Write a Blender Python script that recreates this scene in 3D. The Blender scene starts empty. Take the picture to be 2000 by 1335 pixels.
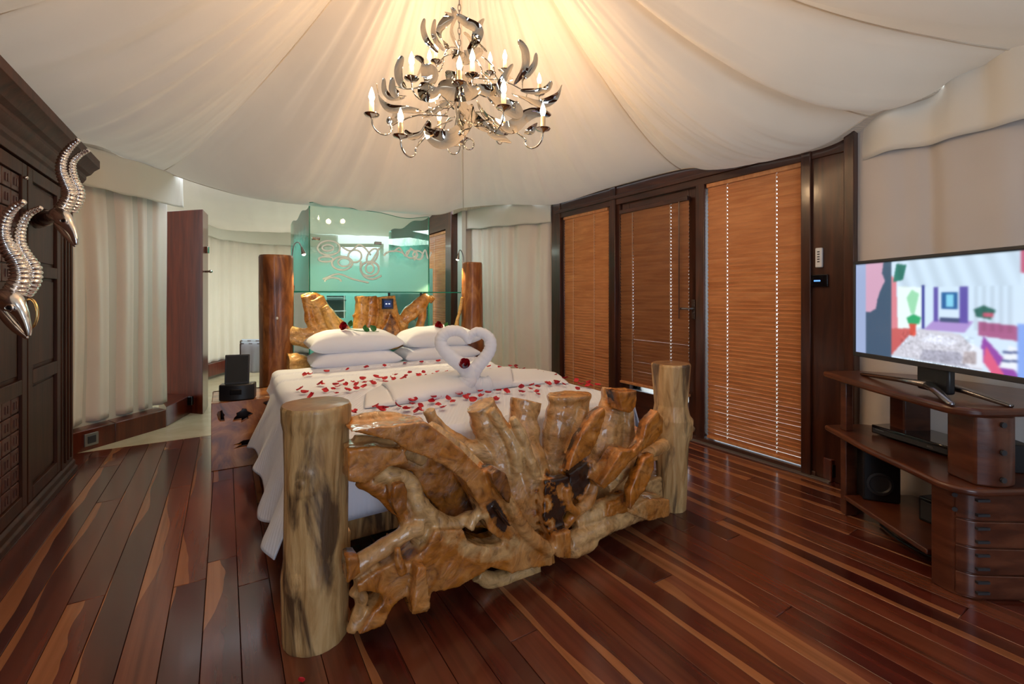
import bpy, bmesh, math, random
from mathutils import Vector, Matrix, noise
import numpy as np
random.seed(7)
S = bpy.context.scene
COL = S.collection
H, FL = 1.25, 900.0            # eye height, focal length in pixels of the 2000 px frame
HOR = 578.0                    # horizon row

# ---------------- camera, world, lights, exposure ----------------
cd = bpy.data.cameras.new('camera'); cam = bpy.data.objects.new('camera', cd); COL.objects.link(cam)
cam.location = (0, 0, H); cam.rotation_euler = (math.pi/2, 0, 0)
cd.sensor_width = 36; cd.lens = 36*FL/2000; cd.shift_y = -(667.5-HOR)/2000; cd.clip_start = .02
S.camera = cam
w = bpy.data.worlds.new('daylight'); S.world = w; w.use_nodes = True
w.node_tree.nodes['Background'].inputs[0].default_value = (.80, .90, 1, 1)
w.node_tree.nodes['Background'].inputs[1].default_value = 3.2
S.view_settings.view_transform = 'Standard'; S.view_settings.look = 'None'
S.view_settings.exposure = 0.25; S.view_settings.gamma = 1; S.view_settings.use_curve_mapping = False

def area(name, loc, aim, size, power, col, sy=None):
    l = bpy.data.lights.new(name, 'AREA'); l.energy = power; l.color = col; l.size = size
    if sy: l.shape = 'RECTANGLE'; l.size_y = sy
    o = bpy.data.objects.new(name, l); COL.objects.link(o); o.location = loc
    o.rotation_euler = (Vector(aim)-Vector(loc)).to_track_quat('-Z', 'Y').to_euler(); return o
area('daylight_fill', (1.6, -2.1, 1.3), (2.2, 3.0, 2.0), 2.2, 62, (.66, .81, 1), 1.8)  # added soft fill for bluish daylight from behind; no doorway stands there
area('warm_fill_left', (-1.7, -1.9, 1.6), (-1.0, 3.0, 1.3), 1.6, 23, (1, .90, .80), 1.8)  # added warm fill from behind left, not from any doorway
area('bathroom_fill', (-2.6, 6.9, 2.12), (-2.6, 6.9, 0), .9, 20, (.86, 1, .86))  # added fill, tinted green like bounce off the teal shower
area('shower_fill', (-1.9, 5.75, 2.12), (-1.9, 5.75, 0), .5, 9, (.95, 1, .97))  # added to brighten the shower glass; no lamp fitting here

CS, SN = .849, .528            # the room is turned 31.9 degrees from the view axis
def R(u, v, z=0): return Vector((u*CS-v*SN, u*SN+v*CS, z))
ROT = math.atan2(SN, CS)
def P(px, py, Y): return Vector(((px-1000)/FL*Y, Y, H-(py-HOR)*Y/FL))
def PZ(px, py, z):             # where the sight line through a pixel meets height z
    return P(px, py, (H-z)*FL/(py-HOR))
def PV(px, py, v, dv=0):       # ... meets the plane v = const, then moved by dv along v
    r = (px-1000)/FL; Y = v/(CS-SN*r); p = P(px, py, Y); return p+R(0, dv)
def PU(px, py, u):
    r = (px-1000)/FL; Y = u/(CS*r+SN); return P(px, py, Y)

# ---------------- materials ----------------
class NT:
    def __init__(s, name):
        s.m = bpy.data.materials.new(name); s.m.use_nodes = True; s.t = s.m.node_tree
        s.b = s.t.nodes['Principled BSDF']; s.out = s.t.nodes['Material Output']
    def n(s, typ, **kw):
        x = s.t.nodes.new(typ)
        for k, v in kw.items(): setattr(x, k, v)
        return x
    def l(s, a, b): s.t.links.new(a, b)
    def coord(s, scale=(1, 1, 1), rand=False, loc=None):
        c = s.n('ShaderNodeTexCoord'); o = c.outputs['Object']
        if rand:
            oi = s.n('ShaderNodeObjectInfo'); mu = s.n('ShaderNodeMath', operation='MULTIPLY'); mu.inputs[1].default_value = 57
            s.l(oi.outputs['Random'], mu.inputs[0]); a = s.n('ShaderNodeVectorMath', operation='ADD')
            s.l(o, a.inputs[0]); s.l(mu.outputs[0], a.inputs[1]); o = a.outputs[0]
        mp = s.n('ShaderNodeMapping'); mp.inputs['Scale'].default_value = scale; s.l(o, mp.inputs[0]); return mp.outputs[0]
    def noise(s, vec, scale, detail=4, dist=0, rough=.55):
        x = s.n('ShaderNodeTexNoise'); x.inputs['Scale'].default_value = scale; x.inputs['Detail'].default_value = detail
        x.inputs['Distortion'].default_value = dist; x.inputs['Roughness'].default_value = rough; s.l(vec, x.inputs['Vector']); return x.outputs['Fac']
    def ramp(s, fac, stops):
        x = s.n('ShaderNodeValToRGB'); e = x.color_ramp.elements
        while len(e) < len(stops): e.new(.5)
        for i, (p, c) in enumerate(stops): e[i].position = p; e[i].color = (*c, 1)
        s.l(fac, x.inputs[0]); return x.outputs[0]
    def mix(s, fac, a, b, mode='MIX'):
        x = s.n('ShaderNodeMix', data_type='RGBA', blend_type=mode)
        for i, v in ((0, fac), (6, a), (7, b)):
            if hasattr(v, 'links') or hasattr(v, 'is_linked'): s.l(v, x.inputs[i])
            else: x.inputs[i].default_value = v if i == 0 else (*v, 1)
        return x.outputs[2]
    def math(s, op, a, b=0, c=None):
        x = s.n('ShaderNodeMath', operation=op)
        for i, v in enumerate((a, b) if c is None else (a, b, c)):
            if hasattr(v, 'is_linked'): s.l(v, x.inputs[i])
            else: x.inputs[i].default_value = v
        return x.outputs[0]
    def bump(s, h, strength=.3, dist=.01):
        x = s.n('ShaderNodeBump'); x.inputs['Strength'].default_value = strength; x.inputs['Distance'].default_value = dist
        s.l(h, x.inputs['Height']); s.l(x.outputs[0], s.b.inputs['Normal'])
    def col(s, c):
        if hasattr(c, 'is_linked'): s.l(c, s.b.inputs['Base Color'])
        else: s.b.inputs['Base Color'].default_value = (*c, 1)
    def set(s, **kw):
        for k, v in kw.items(): s.b.inputs[k.replace('_', ' ')].default_value = v

def plain(name, c, rough=.5, metal=0, coat=0, em=None, es=1, grain=.0):
    t = NT(name); t.set(Roughness=rough, Metallic=metal, Coat_Weight=coat)
    if grain:
        n = t.noise(t.coord(), 30, 3); t.col(t.ramp(n, [(.3, tuple(x*(1-grain) for x in c)), (.7, tuple(min(1, x*(1+grain)) for x in c))]))
    else: t.col(c)
    if em: t.b.inputs['Emission Color'].default_value = (*em, 1); t.b.inputs['Emission Strength'].default_value = es
    return t.m
def wood(name, stops, scale=(9, 9, 1), ns=2.2, rough=.35, coat=.2, bs=.25, rand=True, dist=.6, detail=6, blot=None):
    t = NT(name); v = t.coord(scale, rand); n = t.noise(v, ns, detail, dist); c = t.ramp(n, stops)
    if blot:
        n2 = t.noise(t.coord((blot[1], blot[1], blot[2]), rand), 1, 5, 1.0)
        f = t.ramp(n2, [(blot[3], (0, 0, 0)), (blot[4], (1, 1, 1))]); c = t.mix(f, c, blot[0])
    t.col(c); t.set(Roughness=rough, Coat_Weight=coat, Coat_Roughness=.12)
    n3 = t.noise(v, ns*4, 4); t.bump(n3, bs, .004); return t.m
def fabric(name, c, bump=.15, scale=260, stripes=None, sheen=.2, vary=.05, trans=0):
    t = NT(name); n = t.noise(t.coord(), 1.3, 3)
    t.col(t.ramp(n, [(.3, tuple(x*(1-vary) for x in c)), (.7, tuple(min(1, x*(1+vary)) for x in c))])); t.set(Roughness=.9, Sheen_Weight=sheen)
    if stripes:
        wv = t.n('ShaderNodeTexWave', bands_direction='X'); wv.inputs['Scale'].default_value = stripes; t.l(t.coord(), wv.inputs[0]); t.bump(wv.outputs['Fac'], bump, .003)
    else: t.bump(t.noise(t.coord(), scale, 2), bump, .002)
    if trans:
        tr = t.n('ShaderNodeBsdfTranslucent'); tr.inputs[0].default_value = (*c, 1); mx = t.n('ShaderNodeMixShader'); mx.inputs[0].default_value = trans
        t.l(t.b.outputs[0], mx.inputs[1]); t.l(tr.outputs[0], mx.inputs[2]); t.l(mx.outputs[0], t.out.inputs[0])
    return t.m
def glass(name, tint, frost=0, fcol=(.5, .8, .72), gloss=.12):
    t = NT(name); tr = t.n('ShaderNodeBsdfTransparent'); tr.inputs[0].default_value = (*tint, 1)
    gl = t.n('ShaderNodeBsdfGlossy'); gl.inputs['Roughness'].default_value = .02
    fr = t.n('ShaderNodeFresnel'); fr.inputs[0].default_value = 1.45
    mx = t.n('ShaderNodeMixShader'); t.l(t.math('MULTIPLY', fr.outputs[0], 1-gloss*0), mx.inputs[0]); t.l(tr.outputs[0], mx.inputs[1]); t.l(gl.outputs[0], mx.inputs[2])
    last = mx.outputs[0]
    if frost:
        df = t.n('ShaderNodeBsdfDiffuse'); df.inputs[0].default_value = (*fcol, 1); tl = t.n('ShaderNodeBsdfTranslucent'); tl.inputs[0].default_value = (*fcol, 1)
        m2 = t.n('ShaderNodeMixShader'); m2.inputs[0].default_value = .5; t.l(df.outputs[0], m2.inputs[1]); t.l(tl.outputs[0], m2.inputs[2])
        m3 = t.n('ShaderNodeMixShader'); t.l(last, m3.inputs[1]); t.l(m2.outputs[0], m3.inputs[2]); t.l(m3.outputs[0], t.out.inputs[0])
        # etched lower part fades into clear glass with a soft cloudy edge (height in metres over the floor)
        sp = t.n('ShaderNodeSeparateXYZ'); t.l(t.coord(), sp.inputs[0]); n = t.noise(t.coord(), 4.5, 2)
        h = t.math('ADD', sp.outputs[2], t.math('MULTIPLY', t.math('SUBTRACT', n, .5), .35))
        mr = t.n('ShaderNodeMapRange'); mr.inputs[1].default_value = frost; mr.inputs[2].default_value = frost+.16; mr.inputs[3].default_value = .62; mr.inputs[4].default_value = 0.03
        t.l(h, mr.inputs[0]); lo = t.n('ShaderNodeMapRange'); lo.inputs[1].default_value = 1.27; lo.inputs[2].default_value = 1.30; lo.inputs[3].default_value = .05; t.l(sp.outputs[2], lo.inputs[0])
        t.l(t.math('MULTIPLY', mr.outputs[0], lo.outputs[0]), m3.inputs[0])
    else: t.l(last, t.out.inputs[0])
    return t.m

M = {}
DK = [(.3, (.024, .006, .003)), (.5, (.055, .015, .007)), (.72, (.095, .028, .013))]
M['dark'] = wood('dark_varnished_wood', DK, (1.2, 9, 1.2) and (9, 9, .8), rough=.3, coat=.35, bs=.12)
M['dark_h'] = wood('dark_wood_lengthwise', DK, (1.0, 1.0, 9), rough=.3, coat=.35, bs=.12)
M['wardrobe'] = wood('wardrobe_wood', [(.3, (.024, .008, .004)), (.7, (.072, .024, .012))], (7, 7, .7), rough=.45, coat=.02, bs=.1)
M['wardrobe'].node_tree.nodes['Principled BSDF'].inputs['Specular IOR Level'].default_value = .22
M['red'] = wood('red_varnished_wood', [(.25, (.05, .006, .003)), (.5, (.10, .014, .006)), (.75, (.17, .03, .010))], (8, 8, .7), rough=.28, coat=.4, bs=.08)
M['standw'] = wood('media_stand_wood', [(.25, (.045, .010, .004)), (.5, (.095, .024, .010)), (.75, (.16, .048, .02))], (3, 1.2, 9), rough=.3, coat=.35, bs=.1)
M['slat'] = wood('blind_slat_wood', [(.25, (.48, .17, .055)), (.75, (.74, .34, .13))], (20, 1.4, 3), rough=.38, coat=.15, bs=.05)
M['slat_shaded'] = wood('shaded_slat_wood', [(.25, (.24, .085, .03)), (.75, (.40, .17, .065))], (20, 1.4, 3), rough=.38, coat=.15, bs=.05)  # slat wood with the shade at the door put into its colour
M['log'] = wood('peeled_log', [(.25, (.24, .12, .04)), (.42, (.50, .29, .11)), (.6, (.64, .41, .18)), (.78, (.78, .56, .28))], (8, 8, 1.3), ns=2.5, rough=.42, coat=.2, bs=.9, dist=1.4, detail=10, blot=((.11, .06, .028), 8, 1.6, .50, .60))
M['log_head'] = wood('varnished_log', [(.28, (.10, .028, .008)), (.5, (.27, .092, .024)), (.75, (.50, .22, .065))], (5, 5, 1.3), ns=1.8, rough=.4, coat=.2, bs=.8, dist=1.8, detail=10, blot=((.075, .022, .009), 5, 1.4, .54, .68))
M['cut'] = wood('sawn_log_end', [(.3, (.16, .075, .03)), (.7, (.32, .17, .075))], (5, 5, 5), rough=.5, coat=.15, bs=.5)

def root_mat(name, pale, honey, dark):
    t = NT(name); a = t.n('ShaderNodeAttribute', attribute_name='tone')
    v = t.coord((5, 5, 5)); n = t.noise(v, .9, 8, 1.6); fine = t.noise(t.coord((3, 3, 3)), 3.5, 9, 3.0, .65)
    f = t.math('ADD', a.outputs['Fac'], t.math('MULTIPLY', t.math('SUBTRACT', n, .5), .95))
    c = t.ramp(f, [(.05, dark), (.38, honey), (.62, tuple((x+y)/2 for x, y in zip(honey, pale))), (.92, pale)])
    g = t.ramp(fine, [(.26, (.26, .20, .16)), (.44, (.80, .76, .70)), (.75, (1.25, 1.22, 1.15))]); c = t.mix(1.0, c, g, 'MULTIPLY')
    wv = t.n('ShaderNodeTexWave', wave_type='RINGS'); wv.inputs['Scale'].default_value = 3.5; wv.inputs['Distortion'].default_value = 16; wv.inputs['Detail'].default_value = 4; wv.inputs['Detail Scale'].default_value = 1.2; t.l(t.coord((1, .6, 1.3)), wv.inputs[0])
    c = t.mix(.6, c, t.ramp(wv.outputs['Fac'], [(.05, (.80, .74, .66)), (.5, (1.08, 1.05, 1.0))]), 'MULTIPLY')
    t.col(c); t.set(Roughness=.27, Coat_Weight=.8, Coat_Roughness=.08); t.bump(fine, .45, .012); return t.m
M['root'] = root_mat('polished_teak_root', (.72, .46, .21), (.54, .19, .022), (.030, .009, .003))
M['root_head'] = root_mat('headboard_teak_root', (.72, .46, .16), (.50, .21, .035), (.07, .022, .008))
M['tent'] = fabric('tent_canvas', (.78, .68, .56), trans=.06)
M['curtain'] = fabric('cream_curtain', (.82, .72, .62), .1)
M['curtain_tv'] = fabric('grey_cream_curtain', (.62, .56, .51), .1)
M['valance'] = fabric('cream_valance', (.74, .70, .62), .1)
M['linen'] = fabric('white_striped_bedspread', (.77, .83, .97), .35, stripes=17, vary=.01)
M['pillow'] = fabric('white_pillow_cotton', (.78, .84, .98), .08, 200, vary=.01)
M['towel'] = fabric('white_towelling', (.82, .86, .95), .5, 320, vary=.01)
M['chrome'] = plain('polished_chrome', (.60, .57, .52), .035, 1)
M['silver'] = plain('cast_silver', (.92, .90, .88), .17, 1)
M['brass'] = plain('brass', (.75, .55, .25), .2, 1)
M['black'] = plain('black_plastic', (.012, .012, .014), .35)
M['gloss'] = plain('glossy_black', (.006, .006, .008), .08, coat=.5)
M['darkm'] = plain('dark_grey_plastic', (.035, .035, .04), .5)
M['gun'] = plain('gunmetal', (.28, .27, .28), .25, 1)
M['white'] = plain('white_plastic', (.8, .8, .8), .4)
M['bulb'] = plain('lit_candle_bulb', (1, .9, .7), .4, em=(1, .80, .52), es=26)
M['spot'] = plain('lit_reading_bulb', (1, .9, .7), .4, em=(1, .88, .66), es=20)
M['candle'] = plain('candle_sleeve', (.62, .50, .33), .35, .4)
M['petal'] = plain('rose_petal_red', (.52, .004, .02), .5, grain=.25)
M['rose'] = plain('rose_red', (.42, .005, .015), .5, grain=.3)
M['leaf'] = plain('rose_leaf_green', (.03, .16, .035), .45, grain=.3)
M['stone'] = wood('cream_stone_floor', [(.3, (.56, .47, .31)), (.7, (.70, .60, .42))], (2, 2, 2), rough=.25, coat=.1, bs=.03, rand=False)
M['teal'] = plain('teal_back_painted_glass', (.34, .74, .63), .18, grain=.03)
M['glass'] = glass('clear_green_glass', (.86, .96, .92))
M['frost'] = glass('etched_green_glass', (.86, .96, .93), frost=1.60, fcol=(.52, .86, .78))
M['frost_s'] = glass('etched_green_side_glass', (.66, .88, .80), frost=1.80, fcol=(.22, .60, .50))
M['pane'] = glass('window_glass', (.97, .98, .98))
M['edge'] = plain('green_glass_edge', (.02, .22, .15), .1, coat=.5)
M['etch'] = plain('etched_swirl', (.84, .98, .98), .6)
M['etch_g'] = plain('etched_swirl_grey', (.42, .66, .62), .6)
M['plaster'] = plain('cream_plaster', (.66, .62, .54), .8)
M['sub'] = plain('subfloor', (.03, .012, .008), .6)
M['ground'] = plain('pale_paving_outside', (.45, .43, .38), .8, grain=.1)
M['label'] = plain('paper_label', (.7, .68, .6), .6)
M['blue'] = plain('display_blue', (.02, .04, .1), .2, em=(.15, .4, 1), es=1.2)
M['lit'] = plain('lit_frosted_window', (.9, .95, 1), .4, em=(.85, .93, 1), es=1.3)
M['cord'] = plain('pale_cord', (.75, .72, .6), .7)

def plank_mat():
    t = NT('red_hardwood_planks'); oi = t.n('ShaderNodeObjectInfo'); rnd = oi.outputs['Random']
    n = t.noise(t.coord((.8, 14, 4), True), 1.6, 7, .5); n2 = t.noise(t.coord((1.1, 3.5, 1), True), 1.2, 3, .6)
    base = t.ramp(rnd, [(0, (.060, .010, .007)), (.3, (.105, .018, .010)), (.55, (.15, .030, .014)), (.8, (.080, .013, .008)), (1, (.20, .055, .024))])
    g = t.ramp(n, [(.3, (.55, .5, .5)), (.7, (1.25, 1.3, 1.3))]); c = t.mix(1.0, base, g, 'MULTIPLY')
    c = t.mix(t.ramp(n2, [(.5, (0, 0, 0)), (.8, (.6, .6, .6))]), c, (.28, .09, .04))
    # sapwood: wedges that run along one edge of some planks
    sp = t.n('ShaderNodeSeparateXYZ'); cc = t.n('ShaderNodeTexCoord'); t.l(cc.outputs['Object'], sp.inputs[0])
    nn = t.noise(t.coord((1.9, .3, .3), True), 1.0, 2.5)
    r2 = t.math('FRACT', t.math('MULTIPLY', rnd, 13.7))
    lim = t.math('SUBTRACT', t.math('ADD', .150, t.math('MULTIPLY', r2, .13)), t.math('MULTIPLY', nn, .27))
    f = t.math('GREATER_THAN', sp.outputs[1], lim)
    c = t.mix(f, c, t.ramp(n, [(.3, (.22, .075, .028)), (.7, (.38, .15, .06))]))
    t.col(c); t.set(Roughness=.24, Coat_Weight=.5, Coat_Roughness=.13); t.bump(t.noise(t.coord((1, 6, 1), True), 5, 3), .06, .004); return t.m
M['plank'] = plank_mat()

# ---------------- mesh helpers ----------------
class MB:
    def __init__(s): s.v = []; s.f = []; s.mi = []; s.cur = 0
    def add(s, vs, fs):
        o = len(s.v); s.v += [Vector(p) for p in vs]; s.f += [tuple(o+i for i in f) for f in fs]; s.mi += [s.cur]*len(fs); return s
    def box(s, c, d, rz=0, m=None):
        hx, hy, hz = d[0]/2, d[1]/2, d[2]/2; ca, sa = math.cos(rz), math.sin(rz); vs = []
        for x, y, z in ((-1,-1,-1),(1,-1,-1),(1,1,-1),(-1,1,-1),(-1,-1,1),(1,-1,1),(1,1,1),(-1,1,1)):
            p = Vector((x*hx, y*hy, z*hz))
            p = m @ p if m else Vector((p.x*ca-p.y*sa, p.x*sa+p.y*ca, p.z)); vs.append(p+Vector(c))
        return s.add(vs, [(0,3,2,1),(4,5,6,7),(0,1,5,4),(1,2,6,5),(2,3,7,6),(3,0,4,7)])
    def rbox(s, u0, u1, v0, v1, z0, z1):      # box in room coordinates
        return s.box(R((u0+u1)/2, (v0+v1)/2, (z0+z1)/2), (abs(u1-u0), abs(v1-v0), abs(z1-z0)), ROT)
    def prism(s, a, b):                       # two matching rings
        n = len(a); return s.add(list(a)+list(b), [tuple(range(n-1, -1, -1)), tuple(range(n, 2*n))]+[(i, (i+1) % n, n+(i+1) % n, n+i) for i in range(n)])
    def extr(s, poly, d): return s.prism([Vector(p) for p in poly], [Vector(p)+Vector(d) for p in poly])
    def tube(s, pts, rad, n=10, flat=None, cap=True, up=None, closed=False):
        pts = [Vector(p) for p in pts]; N = len(pts)
        if not hasattr(rad, '__len__'): rad = [rad]*N
        tan = [(pts[(i+1) % N]-pts[i-1] if closed else pts[min(i+1, N-1)]-pts[max(i-1, 0)]).normalized() for i in range(N)]
        a = Vector(up) if up else (Vector((0, 0, 1)) if abs(tan[0].z) < .9 else Vector((1, 0, 0)))
        vs = []
        for i in range(N):
            a = (a-tan[i]*a.dot(tan[i])); a = a.normalized() if a.length > 1e-6 else tan[i].orthogonal().normalized()
            b = tan[i].cross(a)
            fl = 1 if flat is None else (flat[i] if hasattr(flat, '__len__') else flat)
            for k in range(n):
                q = 2*math.pi*k/n; vs.append(pts[i]+a*math.sin(q)*rad[i]*fl+b*math.cos(q)*rad[i])
        fs = []
        for i in range(N if closed else N-1):
            j = (i+1) % N
            for k in range(n): fs.append((i*n+k, i*n+(k+1) % n, j*n+(k+1) % n, j*n+k))
        if cap and not closed: fs += [tuple(range(n-1, -1, -1)), tuple(range((N-1)*n, N*n))]
        return s.add(vs, fs)
    def lathe(s, c, prof, n=20, axis=None, open_=False):
        c = Vector(c); ax = Vector(axis or (0, 0, 1)).normalized(); a = ax.orthogonal().normalized(); b = ax.cross(a); vs = []
        for r, z in prof:
            for k in range(n):
                q = 2*math.pi*k/n; vs.append(c+ax*z+(a*math.cos(q)+b*math.sin(q))*max(r, 1e-5))
        L = len(prof); fs = [(i*n+k, i*n+(k+1) % n, (i+1)*n+(k+1) % n, (i+1)*n+k) for i in range(L-1) for k in range(n)]
        if not open_: fs += [tuple(range(n-1, -1, -1)), tuple(range((L-1)*n, L*n))]
        return s.add(vs, fs)
    def ball(s, c, r, n=14, m=10):
        r = r if hasattr(r, '__len__') else (r, r, r); vs = []; c = Vector(c)
        for i in range(m+1):
            t = math.pi*i/m
            for k in range(n): q = 2*math.pi*k/n; vs.append(c+Vector((r[0]*math.sin(t)*math.cos(q), r[1]*math.sin(t)*math.sin(q), -r[2]*math.cos(t))))
        return s.add(vs, [(i*n+k, i*n+(k+1) % n, (i+1)*n+(k+1) % n, (i+1)*n+k) for i in range(m) for k in range(n)])
    def grid(s, fn, nu, nv):
        vs = [fn(i/nu, j/nv) for j in range(nv+1) for i in range(nu+1)]
        return s.add(vs, [(j*(nu+1)+i, j*(nu+1)+i+1, (j+1)*(nu+1)+i+1, (j+1)*(nu+1)+i) for j in range(nv) for i in range(nu)])
ROOTLOC = {}
def catmull(p, k=6):
    p = [Vector(x) for x in p]; out = []
    for i in range(len(p)-1):
        a, b, c, d = p[max(i-1, 0)], p[i], p[i+1], p[min(i+2, len(p)-1)]
        for j in range(k):
            t = j/k; out.append(.5*((2*b)+(c-a)*t+(2*a-5*b+4*c-d)*t*t+(3*b-3*c+d-a)*t**3))
    return out+[p[-1]]
def tag(o, label=None, cat=None, group=None, kind=None):
    if label: o['label'] = label
    if cat: o['category'] = cat
    if group: o['group'] = group
    if kind: o['kind'] = kind
    return o
def thing(name, loc, label, cat, group=None):
    o = bpy.data.objects.new(name, None); COL.objects.link(o); o.location = loc; o.empty_display_size = .05
    ROOTLOC[o] = Vector(loc); return tag(o, label, cat, group)
def obj(name, mb, m, parent=None, smooth=40, bevel=0, solid=0, sub=0, recalc=True, seg=2):
    if parent is not None: org = ROOTLOC[parent]
    else:
        xs = [p.x for p in mb.v]; ys = [p.y for p in mb.v]; org = Vector(((min(xs)+max(xs))/2, (min(ys)+max(ys))/2, min(p.z for p in mb.v)))
    me = bpy.data.meshes.new(name); me.from_pydata([p-org for p in mb.v], [], mb.f)
    mats = m if isinstance(m, (list, tuple)) else [m]
    for x in mats: me.materials.append(M[x] if isinstance(x, str) else x)
    if len(mats) > 1: me.polygons.foreach_set('material_index', mb.mi)
    if recalc:
        b = bmesh.new(); b.from_mesh(me); bmesh.ops.recalc_face_normals(b, faces=b.faces); b.to_mesh(me); b.free()
    if smooth:
        me.shade_smooth()
        if smooth < 180: me.set_sharp_from_angle(angle=math.radians(smooth))
    o = bpy.data.objects.new(name, me); COL.objects.link(o)
    if parent is not None: o.parent = parent; ROOTLOC[o] = org
    else: o.location = org; ROOTLOC[o] = org
    if solid: md = o.modifiers.new('s', 'SOLIDIFY'); md.thickness = solid; md.offset = 0
    if bevel: md = o.modifiers.new('b', 'BEVEL'); md.width = bevel; md.segments = seg; md.limit_method = 'ANGLE'
    if sub: md = o.modifiers.new('u', 'SUBSURF'); md.levels = sub; md.render_levels = sub
    return o
def sobj(name, mb, m, parent=None, **k):
    o = obj(name, mb, m, parent, **k)
    if parent is None: o['kind'] = 'structure'
    return o
def put(name, me, parent, loc, rot=(0, 0, 0), scale=(1, 1, 1)):   # object sharing mesh data; loc in world
    o = bpy.data.objects.new(name, me); COL.objects.link(o)
    if parent is not None: o.parent = parent; o.location = Vector(loc)-ROOTLOC[parent]
    else: o.location = loc
    o.rotation_euler = rot; o.scale = scale; return o
def mesh_of(name, mb, m, smooth=40, bevel=0):
    me = bpy.data.meshes.new(name); me.from_pydata(mb.v, [], mb.f); me.materials.append(M[m])
    b = bmesh.new(); b.from_mesh(me); bmesh.ops.recalc_face_normals(b, faces=b.faces)
    if bevel: bmesh.ops.bevel(b, geom=[e for e in b.edges], offset=bevel, segments=1, affect='EDGES')
    b.to_mesh(me); b.free(); me.shade_smooth(); me.set_sharp_from_angle(angle=math.radians(smooth)); return me
def nz(x, y, z, s=1): return noise.noise(Vector((x*s, y*s, z*s)))
# ---------------- floor ----------------
mb = MB(); mb.rbox(-1.6, 3.75, -2.6, 4.95, -.14, -.022); floor = sobj('floor', mb, 'sub')
pm = MB(); pm.box((0, 0, 0), (1, .1165, .02)); plank_me = mesh_of('floor_plank', pm, 'plank', bevel=.0012)
W = .1185; n_planks = 0
def seen(p):
    if p.y < .9: return False
    x = 1000+p.x/p.y*FL; y = HOR+(H-p.z)/p.y*FL; return -60 < x < 2060 and y < 1400
rng = random.Random(3)
for i in range(int((3.62+1.06)/W)+1):
    u = -1.02+W*(i+.5); v = -1.2-rng.random()*1.6
    while v < 4.94:
        L = rng.choice((1.1, 1.5, 1.9, 2.4, 2.8)); v1 = min(v+L, 4.945); L = v1-v
        pts = [R(u, v+L*k/8) for k in range(9)]
        if L > .06 and any(seen(p) for p in pts) and n_planks < 298:
            put('floor_plank', plank_me, floor, R(u, v+L/2, -.0100), (0, 0, ROT+math.pi/2), (L-.002, 1, 1)); n_planks += 1
        v = v1
print('planks', n_planks)
mb = MB(); mb.rbox(-2.2, 4.0, 4.952, 9.4, -.14, -.001); sobj('floor_bathroom', mb, 'stone')
mb = MB(); mb.rbox(3.78, 14, -6, 16, -.22, -.12); sobj('ground_outside', mb, 'ground')

# ---------------- tent ceiling ----------------
PEAK = Vector((-.29, 2.6, 3.95))
per = [  # (point, seam height kept)
 (P(175, 280, 3.75), 0), (P(245, 309, 4.2), 0), (P(318, 334, 4.5), 1), (P(400, 362, 4.65), 0), (P(500, 387, 4.62), 0), (P(620, 401, 4.85), 0),
 (P(740, 411, 5.15), 0), (P(850, 419, 5.55), 0), (P(905, 406, 5.95), 1), (P(990, 399, 6.0), 0), (P(1085, 397, 5.62), 0),
 (P(1190, 366, 4.83), 0), (P(1330, 330, 4.07), 1), (P(1400, 329, 3.77), 0), (P(1500, 312, 3.40), 0), (P(1606, 284, 3.08), 0), (P(1700, 226, 2.86), 1),
 (P(1800, 192, 2.66), 0), (P(2000, 98, 2.33), 1), (Vector((3.25, .9, 2.45)), 0), (Vector((2.9, -1.0, 2.45)), 1), (Vector((1.2, -2.4, 2.45)), 0),
 (Vector((-.8, -2.6, 2.45)), 1), (Vector((-2.6, -1.6, 2.45)), 0), (Vector((-3.7, 0, 2.45)), 1), (Vector((-4.15, 1.4, 2.45)), 0), (Vector((-4.1, 2.4, 2.47)), 1), (Vector((-3.75, 3.3, 2.46)), 0)]
def perim(k):
    n = len(per); NP = []
    for i in range(n):
        a, b, c, d = per[i-1][0], per[i][0], per[(i+1) % n][0], per[(i+2) % n][0]
        for j in range(k):
            t = j/k; NP.append((.5*((2*b)+(c-a)*t+(2*a-5*b+4*c-d)*t*t+(3*b-3*c+d-a)*t**3), i+t))
    return NP
PER = perim(22); seams = [i for i, p in enumerate(per) if p[1]]; NPER = len(per)
def seam_phase(t):
    prev = max([s for s in seams if s <= t], default=seams[-1]-NPER); nxt = min([s for s in seams if s > t], default=seams[0]+NPER)
    return (t-prev)/(nxt-prev), (prev % NPER)
NS = 70; vs = []
for b, t in PER:
    ph, sid = seam_phase(t); ang = math.atan2(b.y-PEAK.y, b.x-PEAK.x)
    for j in range(NS+1):
        s = j/NS; x = PEAK.x+(b.x-PEAK.x)*s; y = PEAK.y+(b.y-PEAK.y)*s
        z = b.z+(PEAK.z-b.z)*(1-s)**1.75
        z -= .20*(math.sin(math.pi*ph)**.75)*(s*(1-s)*4)**.8*(.6+.4*s)
        e = s*(1-s)*4
        z += .070*e*nz(ang*6, s*.9, sid*3.1)+.055*e*(.5-abs(nz(ang*15, s*1.1, 5+sid)))*1.2+.022*e*(.5-abs(nz(ang*38, s*1.6, 15+sid)))
        z += .045*(s**3)*min(1, (1-s)*6)*(.4-abs(nz(ang*17, s*1.6, 9)))
        f = max(0, 1-min(ph, 1-ph)*9); z += .020*f*e
        vs.append(Vector((x, y, z)))
mb = MB(); mb.v = vs; N = len(PER)
for i in range(N):
    for j in range(NS): a = i*(NS+1)+j; c = ((i+1) % N)*(NS+1)+j; mb.f.append((a, a+1, c+1, c)); mb.mi.append(0)
ceiling = sobj('ceiling', mb, 'tent', smooth=180)
mb = MB()     # cloth added between the hem and the walls to keep sky light out
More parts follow.
